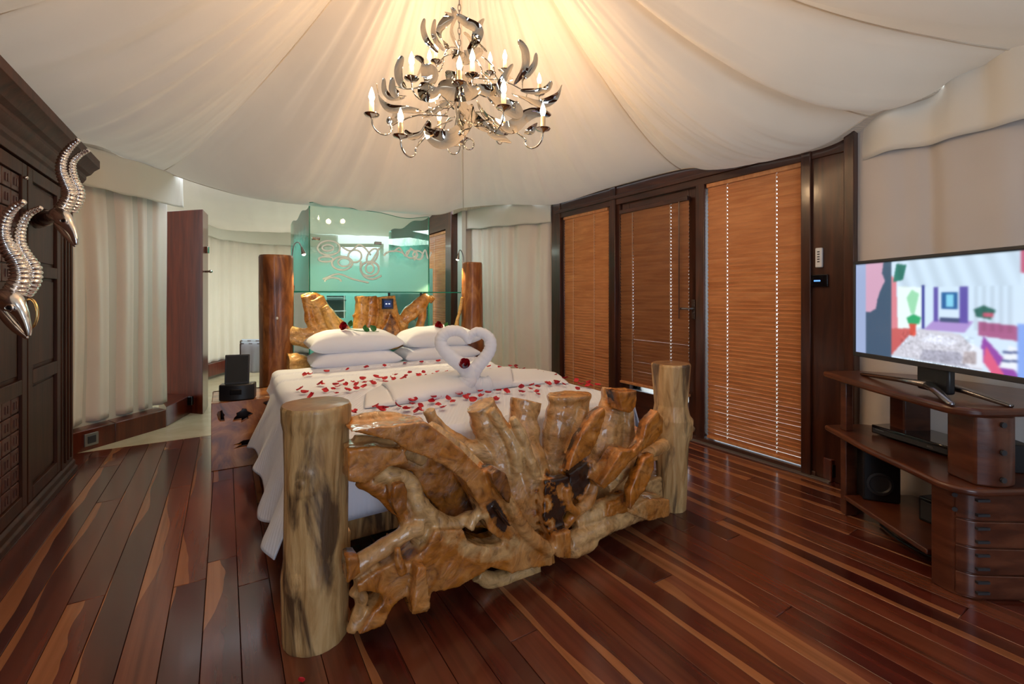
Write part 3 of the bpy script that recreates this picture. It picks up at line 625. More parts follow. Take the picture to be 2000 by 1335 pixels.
pc = [
 # --- left half: big sawn arch ---
 slab([(684,842),(740,834),(800,828),(832,824),(862,846),(900,876),(935,910),(960,940),(985,985),(1010,1030),(1045,1075),(1030,1085),(990,1065),(955,1035),(936,985),(910,942),(872,910),(835,893),(800,882),(770,862),(720,850)], F, .42, -.17, .13),
 lim([(684,826,13),(730,818,15),(775,820,15),(820,830,14)], F, .62, -.02),
 lim([(838,830,10),(880,858,11),(925,900,12),(962,942,12)], F, .9, -.09),
 lim([(690,862,14),(740,866,16),(790,875,18),(830,895,16)], F, .8, -.05),
 # second sawn block on the left
 slab([(680,878),(735,872),(790,880),(800,905),(760,912),(735,930),(715,945),(680,940)], F, .45, -.15, .14),
 # bowl behind the arch (recessed)
 slab([(735,878),(840,878),(905,912),(955,975),(965,1035),(905,1025),(865,1005),(828,962),(806,922),(760,912)], F, .34, -.01, .07),
 # curled pale limb under it
 lim([(730,925,16),(770,930,19),(802,945,17),(815,985,22),(842,1010,20),(880,1026,16),(912,1010,12),(930,1004,9)], F, .92, -.11),
 lim([(700,935,14),(735,950,17),(765,975,18),(792,1000,20),(800,1030,20)], F, .30, -.10),
 slab([(770,948),(790,942),(797,965),(793,1000),(778,1010),(765,985)], F, .25, -.20, .08),
 lim([(800,990,22),(812,1020,26),(830,1040,22),(880,1036,16)], F, .85, -.08),
 # lower left arm
 lim([(682,1112,22),(715,1092,19),(745,1072,18),(775,1052,17),(800,1035,17),(825,1028,16)], F, .70, -.13),
 slab([(676,1090),(700,1085),(705,1120),(678,1142)], F, .30, -.22, .08),
 # great lower slab
 slab([(700,1160),(698,1142),(735,1116),(770,1100),(778,1070),(786,1100),(800,1100),(835,1068),(850,1036),(905,1034),(915,1060),(960,1070),(990,1062),(1000,1040),(1030,1050),(1082,1085),(1080,1105),(1040,1110),(1000,1120),(960,1108),(925,1130),(900,1146),(868,1154),(842,1158),(838,1194),(805,1202),(800,1160),(770,1182),(748,1222),(700,1240),(725,1200),(748,1178),(745,1160),(722,1156)], F, .42, -.17, .14),
 lim([(690,1150,12),(705,1165,13),(700,1195,12),(686,1232,11)], F, .75, -.12),
 slab([(815,1106),(832,1106),(842,1190),(805,1200)], F, .46, -.22, .10),
 lim([(776,1068,6),(778,1090,8),(786,1120,10)], F, .40, -.20),
 lim([(930,1120,14),(960,1132,16),(1000,1122,16),(1050,1108,14)], F, .88, -.08),
 lim([(905,1060,10),(930,1070,9),(975,1066,8),(1000,1050,8)], F, .85, -.15),
 lim([(915,1030,12),(925,1012,12),(938,1000,10)], F, .9, -.14),
 slab([(908,1030),(925,1005),(990,1045),(1000,1062),(925,1068)], F, .20, .04, .05),
 slab([(985,1010),(1010,1000),(1045,1050),(1083,1062),(1085,1100),(1030,1110),(985,1080)], F, .45, -.12, .18),
 lim([(985,960,13),(1010,1010,14),(1040,1050,14),(1075,1075,13)], F, .55, -.17),
 # --- centre stumps ---
 lim([(838,800,12,.06),(848,822,12,.06),(875,848,13,.05),(910,872,18,.04),(950,890,22,.03)], F, .78),
 lim([(938,789,30,.04),(952,825,32,.04),(975,868,40,.03),(985,915,42,.02),(1015,965,40,0),(1030,1010,38,0)], F, .66, flat=.8),
 lim([(958,800,10,-.03),(985,840,11,-.04),(1005,880,14,-.06),(1010,920,14,-.06)], F, .95),
 slab([(880,868),(925,870),(960,895),(965,935),(930,905),(905,885)], F, .55, .04, .10),
 lim([(1028,781,34,.04),(1022,820,32,.03),(1028,865,32,.0),(1038,915,36,-.02),(1042,970,38,-.02),(1045,1020,34,-.02)], F, .68, flat=.8),
 lim([(1000,815,8,-.07),(1018,850,12,-.07),(1035,900,12,-.08),(1050,935,10,-.08)], F, .9),
 slab([(958,925),(972,916),(990,925),(998,950),(997,985),(985,975),(965,950)], F, .16, -.215, .10),
 lim([(1112,768,48,0),(1110,800,50,0),(1100,850,48,0),(1092,895,38,0),(1090,930,34,0)], F, .66, flat=.62),
 lim([(1140,800,13,-.08),(1128,850,14,-.09),(1112,890,14,-.09)], F, .8),
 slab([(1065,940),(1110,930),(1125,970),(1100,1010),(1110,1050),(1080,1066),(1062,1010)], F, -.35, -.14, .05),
 slab([(970,998),(975,996),(998,1026),(994,1029)], F, -.1, -.215, .04),  # solid slab for a slot; the slot's shade is only its dark tone
 slab([(868,1062),(905,1056),(915,1064),(880,1075)], F, .1, -.10, .05),
 lim([(1062,940,8,-.1),(1058,980,9,-.1),(1068,1030,10,-.1),(1082,1070,10,-.1)], F, .75),
 # tall blade 1
 slab([(1181,796),(1184,808),(1172,850),(1155,885),(1130,905),(1110,922),(1118,890),(1135,850),(1150,830),(1165,808)], F, .38, -.20, .055),
 # stump 5 with sawn red face
 lim([(1208,768,40,.04),(1198,805,36,.03),(1185,850,40,.02),(1180,895,40,.0),(1170,930,34,-.02)], F, .68, flat=.7),
 lim([(1225,800,12,-.03),(1228,850,12,-.04),(1220,890,12,-.06)], F, .8),
 slab([(1208,765),(1245,762),(1243,795),(1232,808),(1215,802)], F, .32, -.10, .10),
 # forward slab right of centre, a hollow's shade put into its dark tone
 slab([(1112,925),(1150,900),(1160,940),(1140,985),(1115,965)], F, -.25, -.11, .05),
 lim([(1155,900,9,-.1),(1162,935,10,-.11),(1150,975,12,-.12),(1118,1005,12,-.12),(1098,1030,10,-.1)], F, .5),
 lim([(1105,950,9,-.14),(1110,985,10,-.14),(1128,1000,10,-.14)], F, .45),
 # diagonal sawn limb
 slab([(1215,880),(1235,878),(1228,905),(1205,935),(1180,955),(1172,945),(1190,920)], F, .36, -.20, .10),
 lim([(1182,950,14,-.1),(1210,925,14,-.1),(1240,900,12,-.12),(1275,880,12,-.10),(1298,868,14,-.06)], F, .8),
 slab([(1286,801),(1296,818),(1296,845),(1280,862),(1250,885),(1225,908),(1235,885),(1256,858),(1262,830)], F, .36, -.20, .055),
 # long sawn blade
 slab([(1262,892),(1278,886),(1278,915),(1262,955),(1245,978),(1230,995),(1232,960),(1245,925)], F, .38, -.24, .05),
 # pale back mass, right
 slab([(1228,850),(1262,838),(1300,860),(1308,900),(1240,900)], F, .62, .03, .10),
 slab([(1150,930),(1240,900),(1262,940),(1250,1000),(1150,1010)], F, .75, .0, .14),
 slab([(1255,945),(1308,925),(1308,990),(1240,1000)], F, .95, .0, .16),
 lim([(1120,1020,16,-.1),(1165,1000,20,-.1),(1215,985,18,-.1),(1260,975,15,-.08)], F, .88),
 # base block, right
 slab([(1085,1045),(1115,1035),(1118,1092),(1088,1088)], F, .45, -.20, .20),
 lim([(1110,1060,20,-.13),(1150,1040,20,-.13),(1200,1018,18,-.12),(1250,1000,16,-.10),(1300,990,15,-.08)], F, .88),
 slab([(1225,1000),(1265,975),(1308,975),(1308,1008),(1270,1018)], F, .48, -.17, .12),
 lim([(1100,1075,14,-.15),(1130,1072,14,-.15),(1160,1052,14,-.14)], F, .7),
 slab([(1190,985),(1235,965),(1225,1000),(1185,1010)], F, .30, -.17, .08),
]
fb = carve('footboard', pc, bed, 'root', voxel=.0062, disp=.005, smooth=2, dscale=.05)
G = VH
ph = [
 lim([(558,648,13),(590,652,13),(625,655,15),(660,662,20),(700,664,18)], G, .7, -.02),
 lim([(597,578,9,-.02),(602,605,8,-.02),(606,630,9,-.02),(622,650,12,-.02)], G, .55),
 lim([(613,584,18),(624,605,20),(638,628,26),(655,650,30),(672,672,28)], G, .7, .0, flat=.7),
 lim([(600,655,14),(630,650,20),(660,655,24)], G, .85, .0),
 lim([(632,598,9,-.06),(645,620,12,-.07),(655,645,14,-.07)], G, .98),
 lim([(588,582,6,.0),(610,578,10,0),(625,582,6,0)], G, .5),
 lim([(560,660,10,-.04),(600,668,12,-.05),(640,672,16,-.05)], G, .95),
 slab([(640,640),(668,640),(700,668),(650,672)], G, .8, -.06, .08),
 lim([(707,578,13),(706,605,13),(703,640,13),(705,672,13)], G, .6, 0),
 lim([(724,578,12),(725,610,12),(718,645,12),(720,672,12)], G, .35, .02),
 lim([(692,612,6,.0),(698,618,8,.0)], G, .4),
 lim([(755,578,17),(757,600,18),(758,625,24),(760,650,32),(762,680,30)], G, .62, 0, flat=.8),
 slab([(742,650),(755,632),(762,612),(772,622),(782,648),(770,664),(750,662)], G, .12, -.13, .05),
 lim([(785,628,10),(800,612,15),(818,597,15),(830,583,11),(836,576,8)], G, .45, 0),
 lim([(775,645,14),(785,628,14)], G, .7, 0),
 lim([(826,590,8),(824,620,8),(816,645,8),(808,670,8)], G, .35, 0),
 lim([(788,640,7),(796,655,8),(790,675,9)], G, .4, 0),
 lim([(838,588,7),(846,580,5)], G, .4, 0),
 lim([(905,655,15),(890,648,12),(885,668,12)], G, .75, 0),
 lim([(903,580,3),(899,605,4),(893,625,4),(891,645,5)], G, .8, 0),
 lim([(560,712,24,-.12),(590,712,20,-.1),(600,735,18,-.05)], G, .8),
 lim([(945,690,20),(900,700,16)], G, .6, 0),
 lim([(560,740,16),(700,745,18),(850,735,16),(940,715,14)], G, .3, 0.02),
]
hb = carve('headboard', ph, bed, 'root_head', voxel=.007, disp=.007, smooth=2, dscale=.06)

# frame, mattress
for s, nm in ((-1, 'side_rail'), (1, 'side_rail')):
    mb = MB(); mb.rbox(1.26+s*.86-.03, 1.26+s*.86+.03, VF+.10, VH-.1, .20, .31); obj(nm, mb, 'root_head' if 0 else 'log', bed, bevel=.01)
mb = MB(); mb.rbox(1.26-.83, 1.26+.83, VF+.22, VF+.30, .20, .30); obj('foot_rail', mb, 'log', bed, bevel=.01)
mb = MB(); mb.rbox(1.26-.85, 1.26+.85, VF+.24, VH-.12, .30, .33); obj('bed_base', mb, 'dark', bed)
mb = MB(); mb.rbox(1.26-.90, 1.26+.90, VF+.26, VH-.10, .335, .575); mt = obj('mattress', mb, 'pillow', None, bevel=.05, seg=4)
tag(mt, 'white mattress under the bedspread, its head end showing beneath the pillows', 'mattress')

# glass shelf held by the two head posts, with clips
sh = thing('glass_shelf', R(1.3, VH, 1.29), 'long clear green glass shelf spanning the two tall headboard posts', 'shelf')
mb = MB(); mb.prism([R(a, b, 1.284) for a, b in ((.46, VH-.02), (2.20, VH-.02), (2.20, VH+.16), (.46, VH+.16))], [R(a, b, 1.296) for a, b in ((.46, VH-.02), (2.20, VH-.02), (2.20, VH+.16), (.46, VH+.16))]); obj('shelf_pane', mb, 'glass', sh, smooth=0)
mb = MB(); mb.rbox(.46, 2.20, VH-.024, VH-.0202, 1.2838, 1.2962); obj('shelf_edge', mb, 'edge', sh, smooth=0)
for px in (608, 760, 822):
    p = PV(px, 573, VH); mb = MB(); mb.lathe((p.x, p.y, 1.245), ((.012, 0), (.012, .037), (.016, .038)), 10); obj('shelf_pin', mb, 'darkm', sh)

# bedspread: top with folded bands, hanging sides
UC = 1.25
def spread(a, b):
    v = VF+.235+(4.22-VF-.235)*b; x = (a-.5)*2; half = .925; side = 1 if x > 0 else -1
    L = .47; tot = half+L; d = abs(x)*tot; hem = .035*math.sin(b*9+side)+.025*nz(b*9, side, 2)
    top = .612+.006*nz(x*3, b*6, 0)
    if d < half-.05: u = d; z = top
    else:
        q = (d-(half-.05))/(tot-half+.05)
        bend = min(1, q/.16); an = bend*math.pi/2
        u = half-.05+.065*math.sin(an); z = top-.065*(1-math.cos(an))
        if q > .16:
            r = (q-.16)/.84; fold = math.sin(b*26+2.2*nz(b*4, side, 4))*(.026+.02*nz(b*7, 3, side))
            u += .145*r+fold*r+.02*r*nz(b*11, r, side); z -= (.375+hem)*r
    # loose, folded-back end near the pillows
    if b > .80 and abs(x) < .66: z += .014*min(1, (b-.80)/.012)
    if b > .91 and abs(x) < .66: z += .013*min(1, (b-.91)/.012)
    z += .004*nz(u*6, v*6, 7)
    if b < .02: z -= (0 if d > half else .05*(1-b/.02))
    return R(UC+side*u, v, z)
mb = MB(); mb.grid(spread, 200, 220); bs = obj('bedspread', mb, 'linen', smooth=180, solid=.006, recalc=False); tag(bs, 'white striped bedspread draped over the bed, hanging low on the left side', 'bedspread')
TOPZ = .622
# foot end of the bedspread tucked in
def foot(a, b): return R(UC+(a-.5)*1.84, VF+.235-.03*math.sin(b*1.6)+.012*nz(a*8, b, 1), .60-.30*b)
mb = MB(); mb.grid(foot, 60, 12); tk = obj('foot_drop', mb, 'linen', bs, smooth=180, solid=.006, recalc=False)

def pillow(name, c, L, D, T, rz, tilt, label, seed):
    mb = MB(); n = 48; cz = Vector(c); rm = Matrix.Rotation(rz, 3, 'Z') @ Matrix.Rotation(tilt, 3, 'X')
    def fn(sgn):
        def f(a, b):
            x = (a-.5)*2; y = (b-.5)*2
            e = max(0, (1-abs(x)**3.6))**.5*max(0, (1-abs(y)**3.2))**.5
            px = x*(1-.085*(1-x*x)*0-.07*(1-abs(y)**2)*0)*(1-.075*(1-y**4)); py = y*(1-.075*(1-x**4))
            z = sgn*T/2*e*(1+.10*nz(x*2, y*2, seed))+.006*nz(x*5, y*5, seed+2)*e
            z += -.02*(abs(x)**4)*(1 if sgn else 1)
            return cz+rm @ Vector((px*L/2, py*D/2, z))
        return f
    mb.grid(fn(1), n, 30); mb.grid(fn(-1), n, 30)
    o = obj(name, mb, 'pillow', smooth=180); bm = bmesh.new(); bm.from_mesh(o.data); bmesh.ops.remove_doubles(bm, verts=bm.verts, dist=.0008); bmesh.ops.recalc_face_normals(bm, faces=bm.faces); bm.to_mesh(o.data); bm.free()
    tag(o, label, 'pillow'); return o
pv = 4.33
pillow('pillow', R(.99, pv, .695), .80, .46, .19, ROT, .0, 'white pillow at the bottom of the left stack on the bed', 1)
pillow('pillow', R(.99, pv-.01, .846), .82, .48, .21, ROT, .02, 'white pillow on top of the left stack, under the rose with two leaves', 2)
pillow('pillow', R(1.80, pv, .695), .80, .46, .19, ROT, .0, 'white pillow at the bottom of the right stack, behind the towel swans', 3)
pillow('pillow', R(1.80, pv-.01, .846), .80, .48, .21, ROT, .0, 'white pillow on top of the right stack, behind the towel heart', 4)

# ---------------- towel swans ----------------
def swan(neck, body, label, ex):
    Y0 = .63*FL/187.0
    t = thing('towel_swan', PZ(neck[0][0], 765, TOPZ), label, 'towel swan')
    pts = []; rr = []
    for x, y, r, dy in neck:
        Yq = Y0+dy+(x-915)*.00050*1.0; p = P(x, y, Yq); pts.append(p); rr.append(r*Yq/FL)
    q = catmull(pts, 8); r_ = list(np.interp(np.linspace(0, 1, len(q)), np.linspace(0, 1, len(rr)), rr))
    r_ = [a*(1+.035*math.sin(i*1.9)+.03*nz(i*.4, 0, ex)) for i, a in enumerate(r_)]
    mb = MB(); mb.tube(q, r_, 18, up=(0, -1, 0)); obj('neck', mb, 'towel', t, smooth=180)
    mb = MB()
    def fn(a, b):
        i = a*(len(body)-1); k = min(int(i), len(body)-2); f = i-k
        l0 = [body[k][j]+(body[k+1][j]-body[k][j])*f for j in range(5)]
        ff, bk = PZ(l0[0], l0[1], TOPZ), PZ(l0[2], l0[3], TOPZ); ang = b*math.pi
        p = ff.lerp(bk, .5-.5*math.cos(ang)); zz = l0[4]*math.sin(ang)**.55*(1+.12*nz(a*7, b*3, ex)); 
        if a < .02 or a > .98: zz *= .55
        p.z = TOPZ-.004+zz; return p
    mb.grid(fn, 50, 26); obj('body', mb, 'towel', t, smooth=180, solid=.008, recalc=False)
    return t
swan([(880,756,17,.02),(905,752,19,0),(916,735,16,0),(905,716,14.5,0),(882,698,13.5,0),(864,678,12.5,0),(862,660,12,0),(874,648,11.5,0),(893,646,10.5,0),(907,654,8.5,0),(914,668,5,0)],
     [(712,796,715,770,.02),(770,790,745,757,.045),(771,789,746,756,.06),(840,780,820,748,.085),(900,772,880,742,.11),(930,765,915,744,.085)], 'left towel swan, its neck forming the left half of the heart', 1)
swan([(958,748,15,.06),(934,752,18,.04),(922,738,15,.03),(930,718,13.5,.02),(946,700,12.5,.01),(957,682,12,0),(957,664,11.5,0),(946,652,10.5,0),(930,648,9.5,0),(919,656,8,0),(914,670,5,0)],
     [(905,768,920,746,.08),(945,762,950,738,.10),(1000,754,995,728,.075),(1001,754,996,728,.058),(1060,748,1045,724,.035),(1110,748,1085,728,.015)], 'right towel swan, its neck forming the right half of the heart', 5)

# ---------------- roses and petals ----------------
def petal_patch(mb, c, ax, r, h, q0, q1, curl, n=7, m=5, base=.25):
    ax = ax.normalized(); a = ax.orthogonal().normalized(); b = ax.cross(a)
    def fn(x, y):
        q = q0+(q1-q0)*x; e = math.sin(math.pi*x)**.4 if 0 < x < 1 else 0
        yy = y*(.72+.28*e); rr = r*(base+(1-base)*yy**.6)+curl*max(0, yy-.7)*3
        return c+ax*(h*yy)+(a*math.cos(q)+b*math.sin(q))*rr
    mb.grid(fn, n, m)
def rose(name, c, ax, r, label, leaves=(), stem=None):
    c = Vector(c); ax = Vector(ax).normalized(); t = thing(name, c, label, 'rose'); mb = MB(); rn = random.Random(4); b0 = c-ax*r
    for lay in range(6):
        f = (lay+1)/6; n = 3 if lay < 3 else 5
        for k in range(n):
            q = 2*math.pi*(k/n)+lay*.7; petal_patch(mb, b0, ax, r*(.22+.78*f), r*(2.1-.45*f), q, q+2*math.pi/n*1.35, r*.18*f)
    mb.ball(c-ax*r*.4, r*.6, 10, 8); obj('bloom', mb, 'rose', t, smooth=180, recalc=False)
    for lp, ld, ln in leaves:
        lp = Vector(lp); ld = Vector(ld).normalized(); mb = MB(); sd = ld.cross(Vector((0, -1, .2))).normalized()
        def fn(x, y): wv = math.sin(math.pi*y**.8)*ln*.36; return lp+ld*(ln*y)+sd*(x-.5)*2*wv+Vector((0, -1, 0))*(.12*ln*abs(x-.5)+.1*ln*y*y)
        mb.grid(fn, 6, 8); obj('leaf', mb, 'leaf', t, smooth=180, solid=.0012, recalc=False)
    if stem: mb = MB(); mb.tube(stem, .003, 6); obj('stem', mb, 'leaf', t)
    return t
Yp = 4.16
rose('red_rose', P(673, 637, 4.05), (-.3, -.8, .25), .034, 'red rose with green leaves lying on the left pillow stack', [(P(683, 638, 4.07), (.3, 0, 1), .065), (P(735, 645, 4.10), (-.8, 0, .7), .07), (P(712, 645, 4.1), (.2, 0, 1), .055), (P(722, 645, 4.12), (-1, 0, .3), .06)], [P(677, 642, 4.07), P(705, 646, 4.1), P(740, 647, 4.15)])
rose('red_rose', P(859, 636, 4.52), (-.5, -.7, .2), .038, 'red rose with one small leaf on the right pillow stack', [(P(869, 638, 4.53), (.5, 0, .8), .055), (P(867, 640, 4.53), (1, 0, .1), .045)], [P(863, 640, 4.53), P(880, 643, 4.56)])
rose('red_rose', P(908, 711, 2.99), (0, -.9, .5), .032, 'red rose held between the two towel swan necks', [], [P(908, 716, 3.0), P(908, 742, 3.04)])
crop = [(95,370),(120,367),(210,353),(322,341),(420,330),(516,320),(624,307),(712,302),(800,296),(178,408),(188,411),(70,438),(92,456),(130,475),(200,440),(207,446),(245,438),(258,415),(262,460),(268,424),(288,396),(312,413),(318,440),(326,446),(350,400),(368,413),(367,436),(400,384),(408,425),(414,403),(445,395),(455,405),(460,411),(470,372),(488,378),(520,397),(520,382),(560,382),(566,387),(575,362),(610,382),(622,377),(628,370),(650,350),(690,361),(700,365),(722,348),(730,373),(780,356),(795,345),(810,370),(842,345),(845,358),(1068,317),(1020,345),(1055,347),(1080,335),(1125,325),(1120,345),(1150,338),(1180,315),(1178,340),(1200,345),(1207,320),(1212,313),(1225,335),(1240,352),(1250,330),(1268,350),(1290,338),(1320,346),(1328,341),(1360,355),(1412,366),(1470,380),(1530,390),(1595,402),(1552,412),(1590,420),(1600,414),(1640,415),(1425,400),(1430,406),(1375,405),(1384,410),(1462,412),(1535,437),(1295,417),(1240,427),(1285,437),(1325,425),(1240,455),(1325,465),(1320,452),(1160,450),(1118,445),(1063,457),(1022,450),(1025,475),(960,470),(945,483),(985,497),(910,465),(850,487),(878,505),(770,500),(762,506),(795,475),(775,482),(800,522),(825,535),(705,527),(672,498),(655,501),(662,518),(635,540),(630,545),(690,553),(702,550),(585,525),(470,527),(485,542),(500,548),(520,540),(360,557),(350,560),(1105,493),(1095,497)]
pmeshes = []
for k in range(5):
    mb = MB(); rn = random.Random(k)
    def fn(a, b): x = (a-.5)*2; wv = math.sin(math.pi*min(1, b*.86+.14))**.6; return Vector((x*wv*.5, b-.5, .16*x*x+.22*(b-.4)**2*(1+k*.3)+.05*math.sin(k+6*x)))
    mb.grid(fn, 5, 5); me = mesh_of('rose_petal', mb, 'petal', 180); pmeshes.append(me)
rn = random.Random(11)
for i, (x, y) in enumerate(crop):
    p = PZ(560+x/2.703, 600+y/2.703, TOPZ+.004); 
    loc = p+Vector((0, 0, .008 if 1 else 0))
    rel = (p.x*-SN+p.y*CS-VF-.235)/(4.22-VF-.235)
    if rel > .80: loc.z += .013
    if rel > .91: loc.z += .013
    s = rn.uniform(.034, .050); o = put('rose_petal', pmeshes[i % 5], None, loc, (rn.gauss(0, .28), rn.gauss(0, .28), rn.uniform(0, 6.3)), (s, s, s))
    tag(o, 'loose red rose petal scattered on the white bedspread', 'petal', 'red rose petals on the bedspread')
o = put('rose_petal', pmeshes[0], None, PZ(588, 1328, .006), (.1, .2, 1), (.022, .022, .022)); tag(o, 'single small pink-red petal on the wooden floor at the front', 'petal')
# ---------------- nightstand and dock ----------------
nsb = PZ(412, 921, 0); nu_ = (R(1, 0)).normalized(); nv_ = R(0, 1).normalized()
ns = thing('root_nightstand', nsb+nu_*.27+nv_*.25, 'square teak root block nightstand with star-shaped holes left of the bed', 'nightstand')
def NSP(px, py, d=0):   # on the block's front face
    r = (px-1000)/FL; v0 = nsb.dot(nv_)+d; Y = v0/(CS-SN*r); return P(px, py, Y)
NW, NZ = .56, .485
mb = MB(); o0 = nsb
def ring(u0, u1, z0, z1, d): return [o0+nu_*u0+nv_*d+Vector((0, 0, z0)), o0+nu_*u1+nv_*d+Vector((0, 0, z0)), o0+nu_*u1+nv_*d+Vector((0, 0, z1)), o0+nu_*u0+nv_*d+Vector((0, 0, z1))]
pieces = []
rr = random.Random(2)
holes = [[(484,800),(493,797),(500,806),(497,815),(502,822),(494,824),(487,828),(480,820),(474,814),(484,810)], [(530-46,0)]]
# front plate with pierced holes, made as a filled 2-D curve with thickness
def plate(name, outer, hs, to_world, depth, m, parent, bevel=.003):
    cu = bpy.data.curves.new(name, 'CURVE'); cu.dimensions = '2D'; cu.fill_mode = 'BOTH'; cu.extrude = depth/2; cu.bevel_depth = bevel; cu.bevel_resolution = 2
    for ring_ in [outer]+hs:
        sp = cu.splines.new('POLY'); sp.points.add(len(ring_)-1)
        for k, (x, y) in enumerate(ring_): sp.points[k].co = (x, y, 0, 1)
        sp.use_cyclic_u = True
    tmp = bpy.data.objects.new(name, cu); COL.objects.link(tmp); dg = bpy.context.evaluated_depsgraph_get()
    me = bpy.data.meshes.new_from_object(tmp.evaluated_get(dg)); bpy.data.objects.remove(tmp); me.materials.clear()
    org = ROOTLOC[parent]
    for v in me.vertices: v.co = to_world(v.co.x, v.co.y, v.co.z)-org
    me.materials.append(M[m] if isinstance(m, str) else m); me.shade_smooth(); me.set_sharp_from_angle(angle=math.radians(40))
    o = bpy.data.objects.new(name, me); COL.objects.link(o); o.parent = parent; ROOTLOC[o] = org; return o
def star(cx, cy, rx, ry, n, seed, deep=.45):
    q = random.Random(seed); out = []
    for k in range(n*2):
        a = math.pi*k/n+.45*q.random(); f = (.65+.6*q.random()) if k % 2 == 0 else deep+.4*q.random(); out.append((cx+rx*f*math.cos(a), cy+ry*f*math.sin(a)))
    return out
M['ns'] = wood('nightstand_root_wood', [(.28, (.10, .03, .01)), (.45, (.32, .11, .03)), (.6, (.50, .20, .055)), (.75, (.66, .34, .13))], (4, 4, 4), ns=1.1, rough=.3, coat=.5, bs=.3, dist=2.2, detail=8, rand=False)
hs = [star(.195, .375, .062, .058, 7, 1, .6), star(.385, .335, .050, .050, 8, 2, .8), star(.23, .165, .12, .038, 7, 3, .4), star(.06, .39, .035, .05, 5, 4, .5), star(.36, .445, .035, .022, 5, 6, .6)]
plate('front_face', [(0.004, .004), (NW-.004, .004), (NW-.004, NZ-.004), (.004, NZ-.004)], hs, lambda x, y, z: o0+nu_*x+Vector((0, 0, y))+nv_*(.03-z), .05, 'ns', ns)
plate('side_face', [(.06, .004), (.48, .004), (.48, NZ-.004), (.06, NZ-.004)], [star(.2, .3, .06, .05, 6, 8), star(.38, .15, .05, .04, 6, 9)], lambda x, y, z: o0+nv_*x+Vector((0, 0, y))+nu_*(.03-z), .05, 'ns', ns)
mb = MB(); mb.prism(ring(NW-.06, NW, 0, NZ, .06), ring(NW-.06, NW, 0, NZ, .5)); obj('side_face', mb, 'ns', ns, bevel=.006)
mb = MB(); mb.prism(ring(.0, NW, 0, NZ, .45), ring(.0, NW, 0, NZ, .51)); obj('back_face', mb, 'ns', ns, bevel=.006)
mb = MB(); mb.prism(ring(.002, NW-.002, NZ-.05, NZ, .06), ring(.002, NW-.002, NZ-.05, NZ, .5)); obj('top_face', mb, 'ns', ns, bevel=.006)
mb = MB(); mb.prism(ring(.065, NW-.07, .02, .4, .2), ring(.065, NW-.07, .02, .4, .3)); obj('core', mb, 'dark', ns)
dk = PZ(462, 780, NZ); Yd = dk.y
t = thing('speaker_dock', dk, 'black tablet speaker dock standing on the teak root nightstand', 'speaker dock')
q = [P(427, 757, Yd-.06), P(497, 750, Yd+.02)]; ctr = (q[0]+q[1])/2; dd = (q[1]-q[0]); dd.z = 0; wdt = dd.length; dn = dd.normalized(); up = Vector((0, 0, 1)); bk = Vector((-dn.y, dn.x, 0))
def dock(n0, n1, z0, z1, bow):
    lo, hi = [], []
    for k in range(13):
        a = -1+k/6; lo.append(ctr+dn*(a*wdt/2)-bk*(bow*(1-a*a))); 
    for k in range(13):
        a = 1-k/6; lo.append(ctr+dn*(a*wdt/2)+bk*.09)
    return [Vector((p.x, p.y, z0)) for p in lo], [Vector((p.x, p.y, z1)) for p in lo]
a, b = dock(0, 0, NZ+.002, NZ+.118, .03); mb = MB(); mb.prism(a, b); obj('body', mb, 'black', t, bevel=.008)
mb = MB(); mb.box(ctr-bk*.031+Vector((0, 0, NZ+.065-ctr.z)), (.075, .006, .04), math.atan2(dn.y, dn.x)); obj('display', mb, 'gloss', t, bevel=.003)
t = thing('tablet', ctr+Vector((0, 0, NZ+.12-ctr.z)), 'black tablet propped upright in the speaker dock', 'tablet')
rm = Matrix.Rotation(math.atan2(dn.y, dn.x), 3, 'Z') @ Matrix.Rotation(-.12, 3, 'X'); tc = ctr+bk*.02; tc.z = NZ+.12+.105
mb = MB(); mb.box(tc, (.160, .010, .215), m=rm); obj('case', mb, 'darkm', t, bevel=.005)
mb = MB(); mb.box(tc+rm @ Vector((0, -.0056, 0)), (.138, .002, .19), m=rm); obj('screen', mb, 'gloss', t)

# ---------------- shower glass ----------------
gs = thing('glass_screen', R(1.33, 4.92), 'etched green glass shower enclosure rising behind the headboard', 'glass screen')
US0, US1, VS0, VS1 = .705, 1.955, 4.93, 6.42
def topw(x): return 2.17-.035*x+.022*math.sin(x*5.2+.3)+.012*math.sin(x*11)
n = 40; outer = [(US0, .02), (US1, .02)]+[(US1+(US0-US1)*k/n, topw(US1-US0+(US0-US1)*k/n)-.0) for k in range(n+1)]
plate('front_pane', outer, [], lambda x, y, z: R(x, VS0, y)+R(0, -z), .008, 'frost', gs, 0)
outer = [(VS0+.006, .02), (VS1, .02)]+[(VS1+(VS0+.006-VS1)*k/n, 2.15+.02*math.sin(k*.3)) for k in range(n+1)]
plate('side_pane', outer, [], lambda x, y, z: R(US0, x, y)+R(z, 0), .008, 'frost_s', gs, 0)
plate('side_pane', outer, [], lambda x, y, z: R(US1, x, y)+R(z, 0), .008, 'frost_s', gs, 0)
for u in (US0, US1):
    mb = MB(); mb.rbox(u-.006, u+.006, VS0-.006, VS0+.008, .02, 2.14); obj('pane_edge', mb, 'edge', gs, smooth=0)
mb = MB(); mb.tube([R(US0+(US1-US0)*k/n, VS0, topw((US1-US0)*k/n)) for k in range(n+1)], .0035, 6); obj('top_edge', mb, 'edge', gs)
for px, py in ((617, 466), (738, 475)):
    p = PV(px, py, VS0); mb = MB(); mb.rbox(0, 0, 0, 0, 0, 0) if 0 else mb.box(p, (.075, .03, .035), ROT); obj('hinge', mb, 'chrome', gs, bevel=.005)
